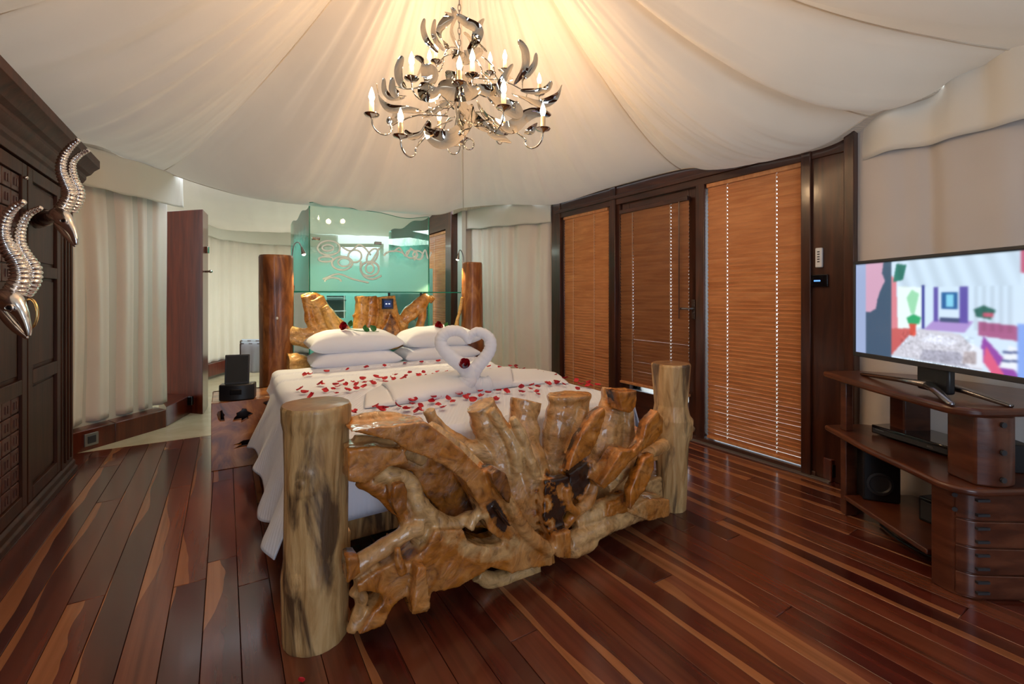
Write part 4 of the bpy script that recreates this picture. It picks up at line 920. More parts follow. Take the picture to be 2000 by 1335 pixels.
# etched swirls
def ribbon(mb, pts, w_, V, d=-.006):
    q = catmull([PV(x, y, V, d) for x, y in pts], 8); mb.tube(q, w_, 6, flat=.2, up=tuple(R(0, -1)))
def ell(cx, cy, rx, ry, a0=0, a1=360, rot=0, n=10):
    out = []
    for k in range(n+1):
        a = math.radians(a0+(a1-a0)*k/n); x, y = rx*math.cos(a), ry*math.sin(a); c, s = math.cos(math.radians(rot)), math.sin(math.radians(rot)); out.append((cx+x*c-y*s, cy+x*s+y*c))
    return out
sw = [ell(642,484,22,14), ell(640,484,11,6), ell(636,506,14,5), ell(668,514,20,13,30,400), ell(672,512,12,8), ell(693,500,13,12), [(668,482),(685,490),(700,478),(712,484),(724,498)], ell(727,500,9,16,rot=30), ell(722,525,18,14), ell(722,524,8,9), [(705,510),(704,525),(712,540),(728,545),(745,538)], [(724,512),(733,498),(741,484)], ell(770,500,20,10,180,360), [(768,492),(780,484),(792,500),(800,488)], ell(803,496,10,8), ell(816,498,10,8,rot=20), [(822,505),(830,488),(836,505),(842,492)], [(800,484),(815,496),(808,508)], [(630,545),(660,535),(690,545),(720,552)], ell(650,550,16,8,180,360)]
mb = MB()
for i, s in enumerate(sw): ribbon(mb, s, .0095 if i not in (3, 8, 10) else .011, VS0)
obj('etched_swirls', mb, 'etch', gs, smooth=180)
# back-painted shower wall with a shelf niche
NB = VS1+.02; p0, p1 = PV(638, 577, NB), PV(675, 620, NB)
wn = thing('wall_shower', R(1.3, NB), None, None); wn['kind'] = 'structure'
u0, z1_, u1, z0_ = p0.x*CS+p0.y*SN, 1.255, p1.x*CS+p1.y*SN, .955
plate('wall_panel', [(.66, 0), (2.62, 0), (2.62, 1.66), (.66, 1.66)], [[(u0, z0_), (u1, z0_), (u1, z1_), (u0, z1_)]], lambda x, y, z: R(x, NB+.03, y)+R(0, -z), .05, 'teal', wn, 0)
mb = MB(); mb.rbox(u0-.02, u1+.02, NB+.2, NB+.22, z0_-.02, z1_+.02); obj('niche_back', mb, 'darkm', wn)
mb = MB(); mb.rbox(u0-.01, u1+.01, NB+.0, NB+.2, z0_+.09, z0_+.10); obj('niche_shelf', mb, 'white', wn)
mb = MB(); mb.rbox(u0+.01, u1-.01, NB+.06, NB+.18, z1_-.055, z1_-.02); t_ = obj('folded_towel', mb, 'towel', None, bevel=.012); tag(t_, 'pale towel in the dark niche of the green shower wall', 'towel')
mb = MB(); mb.rbox(u0-.01, u1+.01, NB+.0, NB+.2, z1_-.065, z1_-.056); obj('niche_shelf', mb, 'darkm', wn)
# lit frosted window high on the bathroom wall
w3 = thing('window_3', P(703, 520, 8.2), None, None); w3['kind'] = 'structure'
a, b = P(664, 482, 8.2), P(744, 545, 8.3); mb = MB(); mb.box(((a.x+b.x)/2, 8.25, (a.z+b.z)/2), (b.x-a.x, .03, a.z-b.z), 0); obj('frosted_pane', mb, 'lit', w3)
mb = MB(); cz = (a.z+b.z)/2
for dx in (a.x-.03, b.x+.03): mb.box((dx, 8.25, cz), (.06, .06, a.z-b.z+.12))
for zz in (a.z+.03, b.z-.03): mb.box(((a.x+b.x)/2, 8.25, zz), (b.x-a.x, .06, .06))
obj('window_frame', mb, 'plaster', w3, bevel=.004)

# reading lamps
def read_lamp(pts, V, hd, dirn, label):
    b = PV(pts[0][0], pts[0][1], V); t = thing('reading_lamp', b, label, 'lamp')
    mb = MB(); q = catmull([PV(x, y, V) for x, y in pts], 8); mb.tube(q, .005, 8); obj('gooseneck', mb, 'gun', t, smooth=180)
    mb = MB(); mb.lathe((b.x, b.y, 1.297), ((.022, 0), (.022, .05), (.012, .06)), 14); obj('base', mb, 'chrome', t)
    d = Vector(dirn).normalized(); e = q[-1]; mb = MB(); mb.lathe(e, ((.008, 0), (.012, .02), (.022, .075), (.020, .075), (.01, .03)), 16, axis=d, open_=True); obj('shade', mb, 'gun', t)
    mb = MB(); mb.ball(e+d*.07, .016, 12, 8); obj('bulb', mb, 'spot', t)
    l = bpy.data.lights.new('lamp_light', 'SPOT'); l.energy = 34; l.color = (1, .78, .42); l.spot_size = 1.6; l.shadow_soft_size = .02
    o = bpy.data.objects.new('lamp_light', l); COL.objects.link(o); o.parent = t; o.location = e+d*.10-b; o.rotation_euler = d.to_track_quat('-Z', 'Y').to_euler()
read_lamp([(571, 569), (571, 530), (571, 495), (575, 477), (583, 473), (589, 482)], VH+.05, 0, (.25, -.05, -.75), 'gooseneck reading lamp rising beside the left head post, switched on')
read_lamp([(905, 569), (905, 535), (905, 505), (902, 492), (898, 488), (896, 494)], VH+.05, 0, (-.15, -.05, -.8), 'gooseneck reading lamp rising beside the right head post, switched on')
# control screen on the headboard
t = thing('bedside_panel', PV(757, 594, VH-.14), 'small square black touch panel mounted on the headboard root', 'control panel')
p = PV(757, 593, VH-.13); mb = MB(); mb.box(p, (.115, .02, .105), ROT); obj('housing', mb, 'gloss', t, bevel=.006)
mb = MB(); mb.box(p+R(0, -.011), (.07, .003, .065), ROT); obj('screen', mb, plain('navy_screen', (.01, .015, .05), .1, em=(.02, .04, .12), es=.6), t)
mb = MB(); [mb.box(p+R(dx, -.0135), (.015, .002, .010), ROT) for dx in (-.016, .012)]; obj('readout', mb, plain('white_readout', (.6, .7, 1), .4, em=(.7, .8, 1), es=1), t)

# towel rail behind the left post
tr = thing('towel_rail', P(492, 770, 5.6), 'chrome towel stand hung with white towels behind the left head post', 'towel stand')
for x in (470, 512):
    for Yq in (5.5, 5.85):
        a = P(x, 690, Yq); mb = MB(); mb.tube([Vector((a.x, a.y, 0)), Vector((a.x, a.y, .68))], .011, 8); obj('leg', mb, 'chrome', tr)
mb = MB()
for Yq in (5.5, 5.85): mb.tube([Vector((P(470, 0, Yq).x, Yq, .68)), Vector((P(512, 0, Yq).x, Yq, .68))], .010, 8)
obj('bar', mb, 'chrome', tr)
for Yq, sd, lab in ((5.5, 1, 'white towel over the front bar of the chrome stand'), (5.85, 2, 'white towel over the back bar of the chrome stand')):
    xa, xb = P(472, 0, Yq).x, P(508, 0, Yq).x
    def fn(a, b):
        h = .36*abs(b-.5)*2; yy = .016*math.copysign(min(1, abs(b-.5)*12), b-.5)+.02*math.sin(a*14+sd)*abs(b-.5)*2; return Vector((xa+(xb-xa)*a, Yq+yy, .70-h))
    mb = MB(); mb.grid(fn, 24, 30); o = obj('towel', mb, 'towel', None, smooth=180, solid=.01, recalc=False); tag(o, lab, 'towel')

# ---------------- wardrobe ----------------
UWD = -.937
wd = thing('wardrobe', R(UWD, 3.7), 'dark wood panelled wardrobe with a heavy cornice along the left wall', 'wardrobe')
mb = MB(); mb.rbox(-1.5, UWD-.03, 2.3, 4.44, .0, 2.17); obj('carcass', mb, 'wardrobe', wd, bevel=.003)
mb = MB(); mb.rbox(UWD-.04, UWD+.012, 4.19, 4.46, .0, 2.17); obj('corner_stile', mb, 'wardrobe', wd, bevel=.006)
for a in (4.25, 4.32, 4.39): mb = MB(); mb.rbox(UWD+.010, UWD+.022, a-.012, a+.012, .12, 2.02); obj('reeding', mb, 'wardrobe', wd, bevel=.005)
mb = MB()
pf = [(0, 1.98), (.02, 1.98), (.025, 2.02), (.04, 2.035), (.045, 2.06), (.06, 2.075), (.075, 2.10), (.075, 2.12), (.10, 2.135), (.12, 2.165), (.15, 2.19), (.15, 2.245), (-.1, 2.245), (-.1, 1.98)]
mb.prism([R(UWD+a, 2.3, z) for a, z in pf], [R(UWD+a, 4.50, z) for a, z in pf]); obj('cornice', mb, 'wardrobe', wd, smooth=25, bevel=.003)
pf = [(-.1, 0), (.035, 0), (.035, .035), (.022, .045), (.022, .075), (.008, .09), (-.1, .09)]
mb = MB(); mb.prism([R(UWD+a, 2.3, z) for a, z in pf], [R(UWD+a, 4.47, z) for a, z in pf]); obj('plinth', mb, 'wardrobe', wd, smooth=25, bevel=.003)
def door(v0, v1, panels, label):
    d_ = MB(); d_.rbox(UWD-.03, UWD-.012, v0, v1, .095, 1.975); dr_ = obj('door', d_, 'wardrobe', wd, bevel=.002); dr_['label'] = label
    zs = sorted([z for p in panels for z in p[:2]]); sw_ = .075
    for a, b in ((v0+.003, v0+sw_), (v1-sw_, v1-.003)):
        m2 = MB(); m2.rbox(UWD-.012, UWD+.008, a, b, .098, 1.972); obj('stile', m2, 'wardrobe', dr_, bevel=.003)
    edges = [.098]+zs+[1.972]
    for k in range(0, len(edges), 2):
        m2 = MB(); m2.rbox(UWD-.012, UWD+.008, v0+sw_, v1-sw_, edges[k], edges[k+1]); obj('rail', m2, 'wardrobe', dr_, bevel=.003)
    for z0, z1, kind in panels:
        if kind == 'tile':
            nv, nzv = 4, max(3, int((z1-z0)/.085)); dv_, dz_ = (v1-v0-2*sw_)/nv, (z1-z0)/nzv
            for i in range(nv):
                for j in range(nzv):
                    m2 = MB(); c0, c1 = v0+sw_+i*dv_+.004, v0+sw_+(i+1)*dv_-.004; y0, y1 = z0+j*dz_+.004, z0+(j+1)*dz_-.004
                    m2.rbox(UWD-.012, UWD-.003, c0, c1, y0, y1)
                    obj('carved_tile', m2, 'tile', dr_, bevel=.003)
                    cm, zm = (c0+c1)/2, (y0+y1)/2; m2 = MB(); m2.rbox(UWD-.004, UWD+.001, cm-.022, cm-.008, zm-.02, zm+.02); m2.rbox(UWD-.004, UWD+.001, cm+.008, cm+.022, zm-.02, zm+.02); obj('tile_relief', m2, 'tile', dr_)
        else:
            m2 = MB(); m2.rbox(UWD-.013, UWD-.006, v0+sw_+.02, v1-sw_-.02, z0+.02, z1-.02); obj('field_panel', m2, 'wardrobe', dr_, bevel=.004)
    return dr_
M['tile'] = plain('carved_red_tile', (.075, .022, .014), .5, coat=.1, grain=.3)
door(3.585, 4.185, ((1.43, 1.90, 'p'), (.83, 1.36, 'p'), (.17, .75, 'p')), 'narrow door with three plain recessed panels')
door(2.965, 3.575, ((1.32, 1.90, 'tile'), (.80, 1.25, 'p'), (.17, .72, 'tile')), 'door with carved tile panels at top and bottom')
door(2.32, 2.955, ((1.32, 1.90, 'tile'), (.80, 1.25, 'p'), (.17, .72, 'tile')), 'nearest door with carved tile panels')
mb = MB(); mb.ball(P(51, 347, 2.50), .011); obj('keyhole_stud', mb, 'silver', wd)

# silver antelope heads (door pulls)
eyeoff = .030
def antelope(horns, head, eye, muz, neckb, Yh, ring, label, jaw, ear):
    t = thing('antelope_head', P(head[0][0], head[0][1], Yh), label, 'antelope head')
    for hi, (pl, r0, dy) in enumerate(horns):
        q = catmull([P(x, y, Yh+dy+.0012*(k*4)) for k, (x, y) in enumerate(pl)], 26); N_ = len(q); L = sum((b-a).length for a, b in zip(q, q[1:])); ribs = int(L/.0165)
        rr = []; d = 0
        for k in range(N_):
            if k: d += (q[k]-q[k-1]).length
            f = d/L; rr.append(r0*(.30+.70*f**.8)*(.80+.26*abs(math.sin(math.pi*ribs*f))))
        mb = MB(); mb.tube(q, rr, 16); obj('horn', mb, 'silver', t, smooth=60)
    q = catmull([P(x, y, Yh+d) for x, y, r, d in head], 8); rr = list(np.interp(np.linspace(0, 1, len(q)), np.linspace(0, 1, len(head)), [h[2]*Yh/FL for h in head]))
    mb = MB(); mb.tube(q, rr, 20, up=(0, -1, 0), flat=.8); obj('skull', mb, 'silver', t, smooth=180)
    q = catmull([P(x, y, Yh+.0) for x, y, r in jaw], 6); rr = list(np.interp(np.linspace(0, 1, len(q)), np.linspace(0, 1, len(jaw)), [h[2]*Yh/FL for h in jaw])); mb = MB(); mb.tube(q, rr, 14, up=(0, -1, 0), flat=.7); obj('jaw', mb, 'silver', t, smooth=180)
    e = P(eye[0], eye[1], Yh-.016-eyeoff); mb = MB(); mb.tube([e+Vector((.016*math.cos(a), -.002, .012*math.sin(a))) for a in [k*math.pi/8 for k in range(16)]], .004, 8, closed=True, up=(0, -1, 0)); obj('eyelid', mb, 'silver', t, smooth=180)
    mb = MB(); mb.ball(e+Vector((0, .004, 0)), (.014, .010, .010)); obj('eye', mb, 'gloss', t, smooth=180)
    q = catmull([P(x, y, Yh-.02) for x, y in ear], 6); n_ = len(q); mb = MB(); mb.tube(q, [.003+.016*math.sin(math.pi*(k/(n_-1))**.7) for k in range(n_)], 12, flat=.5); obj('ear', mb, 'silver', t, smooth=180)
    h = P(head[0][0], head[0][1], Yh+head[0][3]); wp = PU(neckb[0], neckb[1], UWD+.0)
    mb = MB(); mb.tube(catmull([wp, wp.lerp(h, .35), wp.lerp(h, .75), h], 6), list(np.interp(np.linspace(0, 1, 19), [0, .12, .3, 1], [.062, .056, .044, .026])), 20); mb.ball(wp.lerp(h, .52), .050, 18, 12); obj('neck_mount', mb, 'bronze', t, smooth=180)
    if ring:
        cx, cy, rx, ry = ring; mb = MB(); mb.tube([P(cx+rx*math.cos(a), cy+ry*math.sin(a), Yh+.02) for a in [math.radians(-110+k*12) for k in range(22)]], .0055, 8, up=(0, -1, 0)); obj('pull_ring', mb, 'brass', t, smooth=180)
M['bronze'] = plain('dark_tarnished_silver', (.30, .25, .24), .25, 1)
antelope([([(155,272),(138,286),(123,307),(119,331),(127,355),(136,379),(128,400),(119,412)], .036, .02), ([(174,293),(155,303),(141,320),(144,348),(155,374),(150,394),(138,410)], .030, .07)],
         [(100,424,11,.03),(112,420,15,0),(124,427,16.5,-.01),(134,440,11.5,-.01),(142,453,8,-.01),(147,467,6,-.01),(149,478,3,-.01)], (124, 431), None, (70, 425), 2.46, None,
         'silver antelope head with tall ribbed horns on the far wardrobe door', [(110,434,6),(119,447,6),(130,461,5.5),(140,473,4),(147,481,2)], [(112,430),(100,424),(90,418)])
antelope([([(48,393),(28,405),(12,426),(6,455),(16,485),(34,513),(40,543),(28,570)], .038, .02), ([(81,405),(56,418),(42,441),(38,472),(50,500),(66,524),(63,550),(46,572)], .032, .07)],
         [(-6,590,15,.03),(8,583,20,0),(24,590,22,-.01),(38,606,15,-.01),(47,624,10.5,-.01),(53,641,8,-.01),(56,656,4,-.01)], (18, 601), None, (-40, 595), 1.92, (59, 612, 14, 28),
         'silver antelope head with a brass ring on the nearer wardrobe door', [(0,606,8),(14,624,8.5),(30,641,8),(43,652,5.5),(54,660,3)], [(4,596),(-12,590),(-26,584)])

# ---------------- media stand ----------------
ms = thing('media_stand', (2.2, 2.3, 0), 'curved dark wood corner television stand with open shelves and a drawer block', 'media stand')
def plan(pts, z0, z1, name, m='standw', b=.012, par=None, label=None):
    mb = MB(); mb.prism([Vector((x, y, z0)) for x, y in pts], [Vector((x, y, z1)) for x, y in pts]); o = obj(name, mb, m, par or ms, bevel=b, smooth=35, seg=3)
    if label: o['label'] = label
    return o
def arc(cx, cy, r, a0, a1, n=8): return [(cx+r*math.cos(math.radians(a0+(a1-a0)*k/n)), cy+r*math.sin(math.radians(a0+(a1-a0)*k/n))) for k in range(n+1)]
top = [(1.875, 2.78)]+[(1.815, 2.35), (1.80, 2.05)]+arc(1.90, 1.94, .11, 185, 262, 6)+[(2.15, 1.845), (2.52, 1.86), (2.60, 1.96), (2.34, 2.64), (2.1, 2.80)]
plan(top, .765, .80, 'top_shelf')
mid = [(1.87, 2.76)]+[(1.80, 2.35), (1.785, 2.05)]+arc(1.885, 1.94, .115, 185, 262, 6)+[(2.15, 1.84), (2.52, 1.85), (2.60, 1.96), (2.34, 2.64), (2.1, 2.78)]
plan(mid, .45, .482, 'middle_shelf')
plan([(1.87, 2.60), (1.835, 2.04), (2.45, 2.04), (2.45, 2.3), (2.25, 2.6)], .105, .13, 'bottom_shelf', b=.006)
Lx = PZ(1652, 1004, 0)
plan([(Lx.x-.015, Lx.y-.02), (Lx.x+.055, Lx.y-.01), (Lx.x+.16, Lx.y+.07), (Lx.x+.15, Lx.y+.10), (Lx.x-.01, Lx.y+.03)], 0, .45, 'side_panel', b=.006)
plan([(Lx.x-.015, Lx.y-.02), (Lx.x+.03, Lx.y-.015), (Lx.x+.07, Lx.y+.04), (Lx.x-.01, Lx.y+.03)], .482, .765, 'left_upright', b=.006)
c = P(1778, 800, 2.50); plan([(c.x-.075, c.y-.05), (c.x+.07, c.y-.05), (c.x+.07, c.y+.05), (c.x-.075, c.y+.05)], .482, .765, 'back_upright', b=.01)
c = P(1915, 900, 1.93); plan([(c.x-.08, c.y+.05)]+arc(c.x, c.y+.06, .145, 235, 305, 8)+[(c.x+.085, c.y+.05), (c.x+.08, c.y+.07), (c.x-.075, c.y+.07)], .482, .765, 'front_upright', b=.008)
for z in (.735, .625, .515):
    mb = MB(); mb.lathe((c.x+.0, c.y-.087, z), ((.011, 0), (.011, .008)), 12, axis=(0, -1, 0)); obj('wood_plug', mb, 'darkm', ms)
# drawer block, right
bx = PZ(1829, 1143, 0)
plan([(1.835, 2.02)]+[(1.838, 1.99)]+arc(1.93, 1.985, .09, 190, 262, 6)+[(2.2, 1.885), (2.50, 1.89), (2.56, 1.98)], 0.0, .45, 'drawer_block', b=.006)
k = 0
for z0, z1 in ((.012, .105), (.110, .215), (.220, .325), (.330, .44)):
    pl = arc(1.935, 1.985, .10, 215, 262, 5)+[(2.2, 1.874), (2.50, 1.878)]+[(2.50, 1.90), (2.2, 1.90), (1.95, 1.92)]
    o = plan(pl, z0, z1, 'drawer_board', b=.004); k += 1
    for x in (1.925, 2.24):
        for zz in (z0+.025, z1-.025):
            mb = MB(); mb.box((x+.0, 1.876 if x > 2 else 1.884, zz), (.05 if x < 2 else .012, .012, .010)); obj('dovetail_key', mb, 'darkm', o if 0 else ms)
for z in (.42, .36): mb = MB(); mb.lathe((1.856, 1.93, z), ((.009, 0), (.009, .01)), 10, axis=(-1, -.8, 0)); obj('wood_plug', mb, 'darkm', ms)
for nm, x0, x1, y, z0, z1, lab in (('subwoofer', 1.97, 2.16, 2.50, .13, .44, 0),):
    a = P(1688, 950, 2.52); t = thing('subwoofer', (a.x+.1, 2.6, .13), 'tall black subwoofer with a round port inside the media stand', 'speaker')
    mb = MB(); mb.box((a.x+.10, 2.55, .285), (.17, .10, .305), -.35); obj('cabinet', mb, 'black', t, bevel=.008)
    m2 = Matrix.Rotation(-.35, 3, 'Z'); cc = Vector((a.x+.10, 2.55, .23))+m2 @ Vector((-.01, -.051, 0)); mb = MB(); mb.lathe(cc, ((.058, 0), (.062, .006), (.050, .008), (.035, -.012), (.012, -.02)), 24, axis=m2 @ Vector((0, -1, 0))); obj('port', mb, 'darkm', t)
    mb = MB(); mb.box(Vector((a.x+.10, 2.55, .40))+m2 @ Vector((-.01, -.052, 0)), (.04, .003, .006), -.35); obj('badge', mb, 'gun', t)
t = thing('amplifier', (2.15, 2.30, .13), 'small black speaker box deep in the lower right of the media stand', 'speaker')
mb = MB(); mb.box((2.12, 2.26, .19), (.13, .14, .12), .2); obj('cabinet', mb, 'black', t, bevel=.006); mb = MB(); mb.box((2.05, 2.25, .19), (.005, .10, .09), .2); obj('grille', mb, 'darkm', t, bevel=.003)
t = thing('disc_player', (2.05, 2.3, .482), 'flat black disc player on the middle shelf of the media stand', 'disc player')
a0, b0 = PZ(1702, 845, .487), PZ(1872, 898, .487); d = (b0-a0); L = d.length; d.normalize(); pn = Vector((-d.y, d.x, 0)); pn = pn if pn.x > 0 else -pn
ct = a0+d*L/2+pn*.11; rz = math.atan2(d.y, d.x)
mb = MB(); mb.box(ct+Vector((0, 0, .026)), (L, .22, .045), rz); obj('housing', mb, 'gloss', t, bevel=.004)
mb = MB(); mb.box(ct-pn*.111+Vector((0, 0, .022)), (L*.96, .004, .022), rz); obj('front_panel', mb, 'darkm', t); mb = MB(); mb.box(ct-pn*.113+d*(L*.22)+Vector((0, 0, .022)), (.03, .004, .010), rz); obj('button', mb, 'gun', t)
mb = MB(); mb.box(ct-pn*.113-d*(L*.38)+Vector((0, 0, .030)), (.05, .003, .006), rz); obj('lettering_strip', mb, 'gun', t)
t = thing('cable_box', (2.13, 1.99, .482), 'small black box with a pale label on the middle shelf, right of the curved upright', 'box')
a = P(1966, 890, 2.02); mb = MB(); mb.box((a.x+.03, a.y+.02, .545), (.12, .10, .12), -.2); obj('case', mb, 'black', t, bevel=.004); mb = MB(); mb.box((a.x+.058, a.y-.038, .545), (.026, .004, .07), -.2); obj('sticker', mb, 'label', t)
# cables under the stand
cb = MB(); cb.tube(catmull([Vector((2.0, 2.5, .012)), Vector((1.97, 2.32, .010)), Vector((2.02, 2.18, .010)), Vector((2.25, 2.2, .012))], 8), .006, 8); o = obj('cable', cb, 'black', smooth=180); tag(o, 'black cable lying on the floor under the media stand', 'cable')
# wooden outlet block by the jamb
ob = PZ(1632, 938, 0); t = thing('outlet_block', ob, 'small wooden floor block with a black outlet beside the window jamb', 'outlet')
c0 = Vector((ob.x+.01, ob.y+.03, .075)); mb = MB(); mb.box(c0, (.14, .10, .15), .15); obj('block', mb, 'red', t, bevel=.006)
mb = MB(); mb.box(c0+Vector((-.003, -.053, .0)), (.105, .008, .085), .15); obj('plate', mb, 'gloss', t, bevel=.003)
for zz in (-.014, .0, .014): mb = MB(); mb.box(c0+Vector((.01, -.056, zz)), (.022, .006, .010), .15); obj('socket', mb, 'label', t)

# ---------------- television ----------------
def TV(px, py, d=0):
    r = (px-1000)/FL; Y = (1.952-d)/(r+.0244); return P(px, py, Y)
def TW(Y, z, d=0): return Vector((1.89+.0244*(2.54-Y)-d, Y, z))
tv = thing('television', (1.95, 2.1, .80), 'flat television on the media stand showing a tented lounge', 'television')
Y1, Y0, Z0, Z1 = 2.545, 1.56, .922, 1.440
mb = MB(); mb.prism([TW(Y1, Z0, 0), TW(Y0, Z0, 0), TW(Y0, Z1, 0), TW(Y1, Z1, 0)], [p+Vector((.035, 0, 0)) for p in [TW(Y1, Z0), TW(Y0, Z0), TW(Y0, Z1), TW(Y1, Z1)]]); obj('housing', mb, 'gloss', tv, bevel=.004)
b = .016
for a_ in ((Y1, Y0, Z1-b, Z1), (Y1, Y0, Z0, Z0+b+.008), (Y1, Y1-b, Z0, Z1), (Y0+b, Y0, Z0, Z1)):
    mb = MB(); q = [TW(a_[0], a_[2], .008), TW(a_[1], a_[2], .008), TW(a_[1], a_[3], .008), TW(a_[0], a_[3], .008)]; mb.prism(q, [p+Vector((.012, 0, 0)) for p in q]); obj('bezel', mb, 'darkm', tv, bevel=.003)
SY0, SY1, SZ0, SZ1 = Y0+b, Y1-b, Z0+b+.008, Z1-b
def sp(fx, fz, d): return TW(SY1+(SY0-SY1)*fx, SZ0+(SZ1-SZ0)*fz, .001+d)   # fx 0 = left edge
scr = [  # flat shapes of the picture on the screen: colour, polygon in screen fractions
 ((.80, .90, 1.0), [(0, 0), (1, 0), (1, 1), (0, 1)]),
 ((.55, .62, .80), [(0, 0), (.07, 0), (.07, 1), (0, 1)]),
 ((.80, .58, .70), [(.07, .3), (.22, .5), (.2, 1), (.07, 1)]),
 ((.20, .27, .36), [(.07, 0), (.24, 0), (.24, 1), (.19, 1), (.18, .88), (.20, .8), (.17, .7), (.15, .6), (.14, .5), (.10, .46), (.07, .46)]),
 ((.85, .45, .50), [(.24, 0), (.28, .25), (.27, .8), (.24, .85)]),
 ((.92, 1.0, 1.0), [(.28, .30), (.42, .34), (.42, .72), (.28, .74)]),
 ((.15, .15, .50), [(.415, .31), (.43, .31), (.43, .74), (.415, .74)]),
 ((.62, .50, .80), [(.42, .31), (.62, .31), (.66, .42), (.48, .42)]),
 ((.30, .25, .60), [(.475, .4), (.50, .4), (.50, .72), (.475, .72)]), ((.30, .25, .60), [(.60, .4), (.635, .4), (.635, .72), (.60, .72)]),
 ((.12, .30, .55), [(.515, .52), (.59, .52), (.59, .67), (.515, .67)]), ((.45, .80, .95), [(.535, .54), (.57, .54), (.57, .65), (.535, .65)]),
 ((.20, .25, .40), [(.505, .40), (.60, .40), (.60, .44), (.505, .44)]),
 ((.75, .30, .30), [(.24, .02), (.38, .32), (.24, .30)]),
 ((.78, .78, .84), [(.24, .02), (.40, .32), (.60, .30), (.68, .16), (.70, .0)]), ((.60, .60, .68), [(.40, .02), (.42, .12), (.60, .14), (.64, .02)]),
 ((.88, .90, .98), [(.40, .20), (.46, .28), (.60, .24), (.55, .18)]),
 ((.15, .60, .35), [(.34, .36), (.40, .36), (.41, .43), (.37, .46), (.33, .42)]), ((.80, .25, .20), [(.35, .24), (.38, .24), (.385, .36), (.345, .36)]),
 ((.55, .85, .65), [(.355, .46), (.375, .46), (.40, .66), (.36, .70), (.33, .62)]),
 ((.15, .40, .35), [(.25, .78), (.31, .80), (.33, .95), (.27, .97)]),
 ((.15, .35, .32), [(.67, .46), (.73, .44), (.75, .52), (.70, .56), (.66, .52)]), ((.75, .30, .40), [(.70, .46), (.74, .46), (.74, .50), (.70, .50)]),
 ((.60, .30, .48), [(.68, .30), (.83, .28), (.83, .40), (.68, .42)]),
 ((.50, .22, .60), [(.68, .10), (.76, .0), (.84, .0), (.70, .30)]), ((.85, .30, .45), [(.70, .08), (.73, .0), (.78, .0), (.71, .22)]),
 ((.90, .93, 1.0), [(.60, .04), (.66, .22), (.70, .18), (.70, .02)]), ((.65, .60, .62), [(.61, .04), (.67, .05), (.67, .16), (.62, .15)]), 
 ((.92, .95, 1.0), [(.76, .05), (.80, .24), (.84, .22), (.83, .05)]), ((.25, .30, .50), [(.77, .10), (.83, .11), (.83, .13), (.77, .12)]), ((.25, .30, .50), [(.775, .17), (.83, .18), (.83, .20), (.775, .19)]),
 ((.45, .60, .95), [(.83, .0), (.88, .0), (.88, .42), (.83, .42)]),
 ((.72, .30, .42), [(.84, .82), (.88, .8), (.90, 1), (.84, 1)]),
 ((.10, .28, .62), [(.87, .0), (1, 0), (1, 1), (.885, 1)]), ((.05, .12, .28), [(.90, .55), (1, .5), (1, .92), (.95, .85), (.91, .95)]), ((.18, .45, .85), [(.88, .02), (.94, .02), (.94, .5), (.88, .6)]),
 ((.45, .88, .85), [(.92, .80), (.95, .84), (.98, .80), (1, .78), (1, 1), (.93, 1)]),
]
GW, GH = 260, 142
img = np.zeros((GH+1, GW+1, 3)); gx, gy = np.meshgrid(np.linspace(0, 1, GW+1), np.linspace(0, 1, GH+1))
for c, poly in scr:
    ins = np.zeros(gx.shape, bool); n_ = len(poly)
    for k in range(n_):
        (xa, ya), (xb, yb) = poly[k], poly[(k+1) % n_]
        if ya == yb: continue
        cr = ((ya > gy) != (yb > gy)) & (gx < (xb-xa)*(gy-ya)/(yb-ya)+xa); ins ^= cr
    img[ins] = c
nzr = np.random.RandomState(2); spk = nzr.rand(GH+1, GW+1, 1)
carpet = ((gx > .3) & (gx < .66) & (gy < .28))[..., None]; img = img*(1+carpet*(spk-.5)*.7)
folds = (.5+.5*np.sin(gx*70+gy*14))*((gy > .72) & (gx > .28) & (gx < .84)); img *= (1-.10*folds)[..., None]
folds = (.5+.5*np.sin(gx*190))*((gy > .34) & (gy < .72) & (gx > .66) & (gx < .82)); img *= (1-.12*folds)[..., None]
for _ in range(4): img[1:-1, 1:-1] = (img[:-2, 1:-1]+img[2:, 1:-1]+img[1:-1, :-2]+img[1:-1, 2:]+2*img[1:-1, 1:-1])/6
t_ = NT('screen_picture'); at_ = t_.n('ShaderNodeAttribute', attribute_name='picture'); t_.col((0, 0, 0)); t_.set(Roughness=.15, Emission_Strength=.85); t_.l(at_.outputs['Color'], t_.b.inputs['Emission Color'])
mb = MB(); mb.grid(lambda a, b: sp(a, b, .001), GW, GH); so = obj('screen', mb, t_.m, tv, smooth=0, recalc=False)
ca_ = so.data.color_attributes.new('picture', 'FLOAT_COLOR', 'POINT'); ca_.data.foreach_set('color', np.concatenate([np.clip(img, 0, 1).reshape(-1, 3)**1.7, np.ones(((GH+1)*(GW+1), 1))], 1).astype(np.float32).ravel())
hub = Vector((1.945, 2.09, 0)); legs = [(P(1690, 727, 2.62), 0), (PZ(1888, 771, .802), 0), (PZ(1998, 772, .802)+Vector((.1, 0, 0)), 1)]
mb = MB(); mb.box((1.93, 2.10, .875), (.035, .16, .12)); obj('stand_neck', mb, 'black', tv, bevel=.01)
for i, e in enumerate([Vector((1.995, 2.63, .806)), Vector((1.80, 1.885, .806)), Vector((2.02, 1.74+.12, .806)), Vector((2.15, 2.3, .806))]):
    h = Vector((1.90 if i < 2 else 1.97, 2.10, .845)); mid_ = h.lerp(e, .35)+Vector((0, 0, .004)); mb = MB(); mb.tube([h, mid_, h.lerp(e, .97), e], [.024, .020, .014, .009], 10, flat=.7, up=(0, 0, 1)); obj('stand_foot', mb, 'gun', tv, smooth=180)

